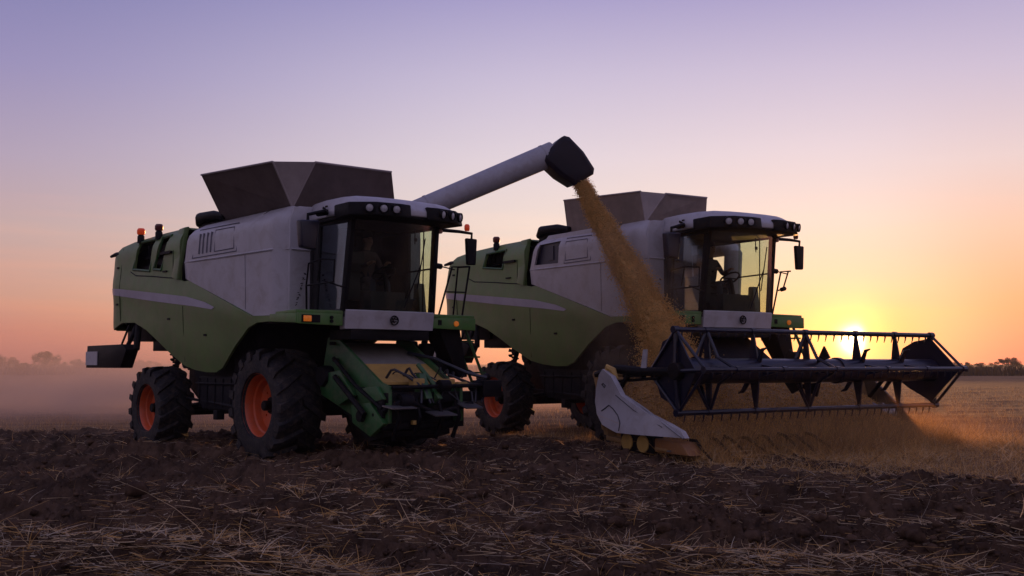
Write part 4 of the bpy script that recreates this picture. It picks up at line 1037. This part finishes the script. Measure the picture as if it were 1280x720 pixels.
def make_heap():
    ny, nx = 200, 70
    yy = np.linspace(-3.4, 3.15, ny); xx = np.linspace(0, 1, nx)
    Yg, Tg = np.meshgrid(yy, xx, indexing='ij')
    top = np.interp(yy, [-3.4, -2.9, -2.35, -1.6, -.9, -.3, .8, 2.4, 3.45], [1.0, 1.5, 1.98, 1.78, 1.52, 1.33, 1.22, 1.10, .80])
    xr = np.interp(yy, [-3.4, -2.35, -.5, 3.45], [2.45, 2.35, 2.2, 2.2]); xf = np.interp(yy, [-3.4, -2.9, -1.5, 0, 2.6, 3.45], [3.5, 3.8, 3.9, 3.9, 3.8, 3.4])+.2*(fbm(yy*1.3, yy*0, 3, 95)-.5)
    prof = np.interp(Tg, [0, .10, .3, .6, .85, 1.0], [.92, 1.0, .82, .45, .2, .0])
    Xg = xr[:, None]+(xf-xr)[:, None]*Tg
    Zg = .22+(top-.22)[:, None]*prof+.05*(fbm(Xg*4, Yg*4, 4, 91)-.5)+.02*(fbm(Xg*22, Yg*22, 3, 92)-.5)
    Vt = np.stack([Xg, Yg, Zg], -1).reshape(-1, 3)
    Vb = Vt.copy(); Vb[:, 2] = .21
    N_ = ny*nx; i = np.arange(ny-1)[:, None]*nx+np.arange(nx-1)[None, :]
    F = np.stack([i, i+nx, i+nx+1, i+1], -1).reshape(-1, 4); F = np.concatenate([F, F[:, ::-1]+N_])
    # walls round the edge
    rim = list(range(nx))+[k*nx+nx-1 for k in range(1, ny)]+[(ny-1)*nx+k for k in range(nx-2, -1, -1)]+[k*nx for k in range(ny-2, 0, -1)]
    rim = np.array(rim); nx_ = np.roll(rim, -1); F = np.concatenate([F, np.stack([nx_, rim, rim+N_, nx_+N_], -1)])
    V = np.concatenate([Vt, Vb]); V = np.array([[*wpt(LR, TH_R, p)] for p in V])
    root = raw_mesh('grain_heap', V, F, mat('chaffy_grain', (.46, .24, .075), .8, col2=(.24, .13, .05), vscale=3.5, bump=1, bscale=45), smooth=True)
    n = 14000; k = NP.integers(0, N_, n); C = V[k]+NP.normal(0, .02, (n, 3)); C[:, 2] += .01
    g = grain_cloud('loose_grain', C, .011); g.parent = root
    tag(root, 'heap of golden grain and chaff spread along the header table behind the reel', 'grain heap', kind='stuff')
make_heap()

# ------------------------------------------------------------------ soil clods, straw, stubble
def blades(name, B, D, L, Wd, curve, mts, seg=3, midx=None):
    """ribbons: base B, direction D (unit), length L, width Wd, bending curve vector"""
    n = len(B); t = np.linspace(0, 1, seg+1)
    side = np.cross(D, NP.normal(size=(n, 3))); side /= np.linalg.norm(side, axis=1)[:, None]+1e-9
    c = B[:, None]+D[:, None]*(L[:, None, None]*t[None, :, None])+curve[:, None]*(t**2)[None, :, None]
    w = (Wd[:, None]*(1-.6*t[None]))[:, :, None]
    V = np.stack([c-side[:, None]*w/2, c+side[:, None]*w/2], 2).reshape(-1, 3)
    k = np.arange(n)[:, None]*(2*(seg+1))+np.arange(seg)[None]*2
    F = np.stack([k, k+1, k+3, k+2], -1).reshape(-1, 4)
    o = raw_mesh(name, V, F, mts)
    if midx is not None: o.data.polygons.foreach_set('material_index', np.repeat(midx, seg).astype(np.int32))
    return o
ST = [mat('straw_pale', (.80, .60, .36), .7, var=.4, vscale=2), mat('straw_gold', (.72, .42, .14), .7, var=.4, vscale=2), mat('straw_grey', (.66, .55, .42), .7, var=.4, vscale=2), mat('straw_brown', (.24, .14, .07), .8, var=.4, vscale=2)]
def translucent(m, k):
    N = NT(m.node_tree); b = N.n['Principled BSDF']; out = [n for n in N.n if n.type == 'OUTPUT_MATERIAL'][0]
    src = b.inputs['Base Color'].links[0].from_socket
    t = N.new('ShaderNodeBsdfTranslucent'); N.l.new(src, t.inputs[0]); mx = N.new('ShaderNodeMixShader'); mx.inputs[0].default_value = k
    N.l.new(b.outputs[0], mx.inputs[1]); N.l.new(t.outputs[0], mx.inputs[2]); N.l.new(mx.outputs[0], out.inputs[0])
for m_ in ST: translucent(m_, .3)
translucent(GRAIN, .25)
def pos_in(n, y0, y1, p=2.0, amax=31):
    """points in the view fan, denser near"""
    r = (y0**-p+NP.random(n)*(y1**-p-y0**-p))**(-1/p) if p else NP.uniform(y0, y1, n)
    a = np.radians(NP.uniform(-amax, amax, n)); return r*np.tan(a), r
def under_machine(x, y):
    return np.zeros(len(x), bool)
def make_straw():
    n = 90000
    x, y = pos_in(n, 5.5, 30, 1.2); w = soil_w(x, y)
    cl = fbm(x*.8, y*1.5, 3, 101); band = .45*ridge(x, y)+.75*fbm(x*.35, y*.5, 3, 102)
    keep = (NP.random(n) < sst(.60, .70, cl)*.7+.06+1.0*sst(.60, .70, band)) & (w > .3)
    x, y = x[keep], y[keep]; n = len(x)
    az = NP.normal(0, .9, n)+np.where(NP.random(n) < .5, math.pi, 0); el = np.abs(NP.normal(0, .22, n)); up = NP.random(n) < .07; el[up] = NP.uniform(.4, 1.2, up.sum())
    D = np.stack([np.cos(az)*np.cos(el), np.sin(az)*np.cos(el), np.sin(el)], -1)
    L = np.minimum(NP.gamma(3, .042, n)+.04, .26); L[NP.random(n) < .008] *= 2.6
    B = np.stack([x, y, ground_h(x, y)+.012], -1)
    cv = NP.normal(0, .75, (n, 3))*L[:, None]*.6; cv[:, 2] = -np.abs(cv[:, 2])*.4*np.sin(el)+.02*L
    o = blades('loose_straw', B, D, L, NP.uniform(.0025, .0095, n), cv, ST, 4, NP.choice(4, n, p=[.34, .22, .2, .24]))
    tag(o, 'loose straw scattered over the dark ploughed soil', 'straw', kind='stuff')
make_straw()
def make_tufts():
    n = 280; x, y = pos_in(n, 7.5, 26, 1.0); w = soil_w(x, y) > .4; x, y = x[w], y[w]
    for hx_, hy_ in ((-.9, 11.3), (3.35, 9.6), (1.9, 14), (-3.2, 13.4), (-.55, 13.2), (.72, 9.4), (-2.6, 9.3), (4.1, 11.5)): x = np.append(x, hx_); y = np.append(y, hy_)
    BB, DD, LL_, CC, MI = [], [], [], [], []
    for a, b in zip(x, y):
        k = rnd.randint(7, 22); az = NP.uniform(0, 6.28, k); el = NP.uniform(.5, 1.45, k); h = rnd.uniform(.08, .30)
        BB.append(np.stack([a+NP.normal(0, .03, k), b+NP.normal(0, .03, k), np.full(k, gz(a, b)+.02)], -1))
        DD.append(np.stack([np.cos(az)*np.cos(el), np.sin(az)*np.cos(el), np.sin(el)], -1)); l = NP.uniform(.6, 1.2, k)*h; LL_.append(l)
        c = NP.normal(0, .3, (k, 3))*l[:, None]; c[:, 2] = -np.abs(c[:, 2]); CC.append(c); MI.append(NP.choice([1, 1, 0, 3], k))
    L = np.concatenate(LL_)
    o = blades('stubble_tufts', np.concatenate(BB), np.concatenate(DD), L, NP.uniform(.005, .011, len(L)), np.concatenate(CC), ST, 4, np.concatenate(MI))
    tag(o, 'tufts of dry stubble standing in the ploughed soil', 'straw', kind='stuff')
make_tufts()
def make_stubble():
    n = 150000
    x, y = pos_in(n, 11, 75, .9, 33); w = soil_w(x, y)
    # drilled rows
    th = R(35); u = x*math.cos(th)+y*math.sin(th); v_ = -x*math.sin(th)+y*math.cos(th); v2 = np.round(v_/.18)*.18+NP.normal(0, .02, n)
    x = u*math.cos(th)-v2*math.sin(th); y = u*math.sin(th)+v2*math.cos(th)
    cl = fbm(x*.6, y*.6, 3, 111); keep = (w < .45) & (NP.random(n) < .35+.9*sst(.3, .6, cl)) & (y > 5); x, y = x[keep], y[keep]; n = len(x)
    az = NP.uniform(0, 6.28, n); el = NP.normal(1.3, .35, n); D = np.stack([np.cos(az)*np.cos(el), np.sin(az)*np.cos(el), np.abs(np.sin(el))], -1)
    L = NP.uniform(.05, .15, n)*(.7+.5*fbm(x*.3, y*.3, 2, 112)); B = np.stack([x, y, ground_h(x, y)-.005], -1)
    d = np.hypot(x, y); cv = NP.normal(0, .2, (n, 3))*L[:, None]; cv[:, 2] = 0
    o = blades('stubble', B, D, L, NP.uniform(.003, .006, n)*np.maximum(1, d/22), cv, [ST[1], ST[0], ST[3]], 2, NP.choice(3, n, p=[.5, .2, .3]))
    tag(o, 'short golden brown stubble covering the harvested field', 'stubble', kind='stuff')
make_stubble()
def make_clods():
    VV, FF, off = [], [], 0
    for sub, n, ks, s0, p in ((2, 3500, .013, .014, 1.0), (1, 60000, .0045, .005, 1.4)):
        bm = bmesh.new(); bmesh.ops.create_icosphere(bm, subdivisions=sub, radius=1); base = np.array([v.co[:] for v in bm.verts]); F0 = np.array([[v.index for v in f.verts] for f in bm.faces]); bm.free()
        var = []
        for k in range(10):
            d = base*(.55+.9*fbm(base[:, 0]*1.5+k*7+10, base[:, 1]*1.5+base[:, 2]*2.1+20, 3, 120+k))[:, None]; d[:, 2] *= .7; var.append(d)
        var = np.array(var)
        x, y = pos_in(n, 5.5, 27, p); cl = fbm(x*1.1, y*1.6, 3, 131); keep = (soil_w(x, y) > .35) & (NP.random(n) < .3+sst(.35, .65, cl)); x, y = x[keep], y[keep]; n = len(x)
        s = NP.gamma(2.0, ks, n)+s0; rot = NP.uniform(0, 6.28, n); c, sn_ = np.cos(rot), np.sin(rot)
        M = np.zeros((n, 3, 3)); M[:, 0, 0] = c; M[:, 0, 1] = -sn_; M[:, 1, 0] = sn_; M[:, 1, 1] = c; M[:, 2, 2] = 1
        V = np.einsum('nij,nkj->nki', M, var[NP.integers(0, 10, n)])*s[:, None, None]+np.stack([x, y, ground_h(x, y)+s*.3], -1)[:, None]
        VV.append(V.reshape(-1, 3)); FF.append((F0[None]+np.arange(n)[:, None, None]*len(base)).reshape(-1, 3)+off); off += len(VV[-1])
    m = mat('clod_soil', (.038, .021, .014), .95, col2=(.135, .082, .054), vscale=3, bump=1, bscale=70, spec=.1)
    o = raw_mesh('soil_clods', np.concatenate(VV), np.concatenate(FF), m, smooth=False)
    tag(o, 'dark crumbly clods of ploughed soil', 'soil', kind='stuff')
make_clods()

def make_chaff():
    n = 26000
    lx = 3.4+NP.gamma(2.2, .75, n); ly = NP.uniform(-3.6, 4.6, n); keep = (NP.random(n) < .25+sst(.4, .6, fbm(lx*1.4, ly*1.1, 3, 151))) & (lx < 8.5); lx, ly = lx[keep], ly[keep]; n = len(lx)
    c, s_ = math.cos(-TH_R), math.sin(-TH_R); x = LR[0]+lx*c+ly*s_; y = LR[1]-lx*s_+ly*c
    top = np.interp(lx, [3.4, 3.8, 4.3, 4.8], [.62, .42, .2, 0])*(np.abs(ly) < 3.3)*NP.random(n)
    az = NP.uniform(0, 6.28, n); el = np.abs(NP.normal(.35, .45, n)); D = np.stack([np.cos(az)*np.cos(el), np.sin(az)*np.cos(el), np.sin(el)], -1)
    L = NP.gamma(3, .04, n)+.05
    k = 15000; lx2 = NP.uniform(3.35, 4.75, k); ly2 = NP.uniform(-3.2, 3.1, k); x2 = LR[0]+lx2*c+ly2*s_; y2 = LR[1]-lx2*s_+ly2*c
    hh = np.interp(lx2, [3.35, 3.9, 4.75], [.55, .5, .18])*NP.uniform(.5, 1.1, k)*(.6+.7*fbm(ly2*1.6, lx2*1.3, 3, 161))
    D2 = NP.normal(0, .35, (k, 3)); D2[:, 2] = 1; D2 /= np.linalg.norm(D2, axis=1)[:, None]
    o2 = blades('gathered_crop', np.stack([x2, y2, ground_h(x2, y2)], -1), D2, hh, NP.uniform(.004, .010, k), NP.normal(0, .45, (k, 3))*hh[:, None], [ST[1], ST[3]], 3, NP.choice(2, k, p=[.55, .45]))
    tag(o2, 'ragged golden crop being gathered under the reel of the header', 'crop', kind='stuff')
    o = blades('cut_straw', np.stack([x, y, ground_h(x, y)+.01+top], -1), D, L, NP.uniform(.004, .009, n), NP.normal(0, .3, (n, 3))*L[:, None], [ST[1], ST[0], ST[3]], 3, NP.choice(3, n, p=[.6, .25, .15]))
    tag(o, 'golden cut straw and chaff strewn on the ground in front of the reel', 'straw', kind='stuff')
make_chaff()
# ------------------------------------------------------------------ far crop strip and trees
def crop_strip(name, x0, x1, y0, h, depth, label, col):
    n = int((x1-x0)*60); x = NP.uniform(x0, x1, n); y = y0+NP.uniform(0, depth, n)
    B = np.stack([x, y, np.zeros(n)], -1); D = NP.normal(0, .18, (n, 3)); D[:, 2] = 1; D /= np.linalg.norm(D, axis=1)[:, None]
    L = h*NP.uniform(.80, .95, n)*(.9+.15*fbm(x*.06, y*.3, 3, 141))
    o = blades(name, B, D, L, NP.uniform(.10, .22, n), NP.normal(0, .1, (n, 3)), [mat(name+'_leaf', col, .85, var=.4, vscale=.3)], 2)
    tag(o, label, 'crop', kind='stuff')
crop_strip('standing_crop', 20, 130, 150, 1.55, 10, 'strip of uncut crop standing at the far right edge of the field', (.055, .05, .03))
crop_strip('distant_crop', -110, 15, 165, 1.5, 9, 'low band of uncut crop far behind the dust at left', (.07, .06, .045))

LEAF = mat('foliage', (.045, .055, .025), .85, col2=(.075, .08, .035), vscale=.9)
BARK = mat('bark', (.05, .04, .03), .9)
def tree_meshes(seed, kind):
    """unit tree 1 m tall; crown of leaf faces grouped in clumps, trunk with limbs"""
    r = np.random.default_rng(seed); tr = MB(); cl = []
    H = {'round': .14, 'bush': .05, 'tall': .30}[kind]; sx = {'round': .52, 'bush': .62, 'tall': .32}[kind]
    tr.tube([(0, 0, -.03), (.01, 0, H*.6), (.0, .01, H+.15)], [.035, .026, .018], 7)
    nb = {'round': 24, 'bush': 18, 'tall': 13}[kind]
    for i in range(nb):
        a = r.uniform(0, 6.28); q = r.uniform(.25, 1)**.7; z = H+.08+(1-H-.2)*r.uniform(0, 1)*(1.05-.45*q)
        p = np.array([math.cos(a)*sx*q*.82, math.sin(a)*sx*q*.82, z]); cl.append((p, r.uniform(.09, .17)*(1.15 if kind != 'tall' else .9)))
        tr.tube([(0, 0, H*.8+.05), (p[0]*.5, p[1]*.5, (H+z)*.5), tuple(p)], [.016, .010, .005], 5)
    Vs = []; n = {'round': 300, 'bush': 260, 'tall': 200}[kind]
    for p, s in cl:
        d = r.normal(size=(n, 3)); d /= np.linalg.norm(d, axis=1)[:, None]; d *= (r.uniform(.2, 1.05, n)**.5)[:, None]*s; d[:, 2] *= .78
        c = p+d; a1 = r.normal(size=(n, 3)); a1 /= np.linalg.norm(a1, axis=1)[:, None]; a2 = np.cross(a1, r.normal(size=(n, 3))); a2 /= np.linalg.norm(a2, axis=1)[:, None]
        L = r.uniform(.010, .022, n)[:, None]
        Vs.append(np.stack([c-a1*L, c+a2*L*.6, c+a1*L, c-a2*L*.6], 1).reshape(-1, 3))
    V = np.concatenate(Vs); F = np.arange(len(V)).reshape(-1, 4)
    c = raw_mesh('crown', V, F, LEAF); me = c.data; bpy.data.objects.remove(c)
    t = tr.build('trunk', BARK); mt = t.data; bpy.data.objects.remove(t)
    return me, mt
TREES = {'round': [tree_meshes(s, 'round') for s in (1, 2, 3)], 'bush': [tree_meshes(s, 'bush') for s in (4, 5, 6)], 'tall': [tree_meshes(s, 'tall') for s in (7, 8)]}
def tree(name, px, dist, htop, kind, v, label, wide=1, group=None, cat='tree', base=None):
    """px: column in the 1280 wide view, htop: pixels of the top above the horizon"""
    x = (px-640)/1346*dist; H = 1.7+htop/1346*dist
    o = empty(name, (x, dist, -.05), rnd.uniform(0, 6.28)); o.scale = (H*wide, H*wide, H)
    me, mt = TREES[kind][v]; link_mesh('crown', me, o); link_mesh('trunk', mt, o)
    tag(o, label, cat, group)
tree('field_tree', 60, 260, 24, 'round', 0, 'large round-crowned tree on the hazy left skyline', 1.0)
tree('field_tree', 6, 250, 16, 'round', 1, 'wide hazy tree cut by the left edge of the picture', 1.5)
tree('field_tree', 97, 300, 11, 'round', 2, 'small hazy tree just right of the large round tree', .9)
tree('field_tree', 176, 280, 8, 'round', 1, 'hazy tree half hidden under the tail of the combine without a header', 1.3)
tree('field_tree', 1260, 270, 14, 'round', 2, 'dark broad bushy tree alone at the right end of the skyline', 1.25)
g = 'low bushes along the right skyline'
for px, h, wd, lab in ((1200, 7, 1.3, 'low dark bush on the skyline, nearest the right end of the reel'), (1215, 5, 1.6, 'flat low bush between two taller ones left of the lone tree'), (1228, 6, 1.2, 'small bush touching the left side of the lone right tree'), (1243, 8, 1.0, 'little bush joined to the left foot of the lone right tree')):
    tree('bush', px, 280, h, 'bush', rnd.randrange(3), lab, wd, g, 'bush')
g = 'bushes low against the setting sun'
names = ['seen left of the centre spider', 'just right of the centre spider', 'under the left of the glow', 'straight below the sun', 'right below the sun', 'between the sun and the fifth spider', 'left of the right end plate', 'touching the right end plate']
for i, (px, h) in enumerate(((1003, 5), (1030, 12), (1045, 10), (1062, 8), (1082, 9), (1098, 11), (1110, 9), (1122, 6))):
    tree('bush', px, 230, h, 'bush', i % 3, 'dim orange-lit bush through the reel, '+names[i], 1.3, g, 'bush')
g = 'trees of the far left line'
far_names = ['between the large round tree and the left edge tree', 'behind the large round tree, lower', 'first low crown right of the small hazy tree', 'second low crown right of the small hazy tree', 'above the white reflector of the tail box', 'directly behind the tail box', 'left of the rear wheel, low', 'over the rear wheel of the combine without a header']
for i, (px, h) in enumerate(((33, 5), (76, 7), (112, 6), (124, 8), (136, 5), (150, 6), (163, 5), (192, 9))):
    tree('field_tree', px, 330, h, 'bush' if i % 2 else 'round', i % 3, 'faint hazy tree '+far_names[i], 1.5, g)

# ------------------------------------------------------------------ air: haze and dust
def vol_mat(name, col, dens, aniso=.3, noise=None):
    m = bpy.data.materials.new(name); m.use_nodes = True; N = NT(m.node_tree); N.n.clear()
    v = N.new('ShaderNodeVolumePrincipled'); v.inputs['Color'].default_value = (*col, 1); v.inputs['Anisotropy'].default_value = aniso
    v.inputs['Density'].default_value = dens
    if noise:
        t = N.new('ShaderNodeTexCoord'); o = t.outputs['Object']
        ln = N.new('ShaderNodeVectorMath', operation='LENGTH'); N.l.new(o, ln.inputs[0])
        fall = N.smooth(ln.outputs['Value'], 1.0, .15)
        mp = N.new('ShaderNodeMapping'); N.l.new(o, mp.inputs[0]); mp.inputs['Scale'].default_value = noise
        nz = N.smooth(N.noise(mp.outputs[0], 1, 5, .6, .4), .35, .72)
        N.l.new(N.m('MULTIPLY', N.m('MULTIPLY', fall, N.m('ADD', nz, .12)), dens), v.inputs['Density'])
    out = N.new('ShaderNodeOutputMaterial'); N.l.new(v.outputs[0], out.inputs['Volume'])
    return m
hz = MB().bb((-430, -30, -1.2), (430, 640, 13)).build('haze', vol_mat('haze_air', (.95, .82, .80), .0003, .2), smooth=0); tag(hz, kind='stuff')
def dust(name, c, r, rz, dens, noise, label, col=(.92, .74, .66)):
    bm = bmesh.new(); bmesh.ops.create_icosphere(bm, subdivisions=3, radius=1); me = bpy.data.meshes.new(name); bm.to_mesh(me); bm.free()
    me.materials.append(vol_mat(name+'_air', col, dens, .3, noise)); o = link_mesh(name, me)
    o.location = c; o.scale = r; o.rotation_euler = (0, 0, rz); tag(o, label, 'dust', kind='stuff'); return o
dust('dust_trail', (-14, 37, .3), (22, 12, 2.9), R(8), .36, (6, 4, 2), 'low pinkish dust cloud drifting behind the combine without a header')
dust('grain_dust', tuple(wpt(LR, TH_R, (1.6, -2.4, 2.6))), (1.6, 1.1, 2.0), 0, .55, (3, 3, 3), 'thin chaff dust hanging round the falling grain', (.9, .62, .38))
dust('header_dust', tuple(wpt(LR, TH_R, (4.6, .4, .3))), (1.9, 4.6, .9), TH_R, .38, (3, 5, 2), 'amber dust low in front of the reel', (.9, .5, .2))
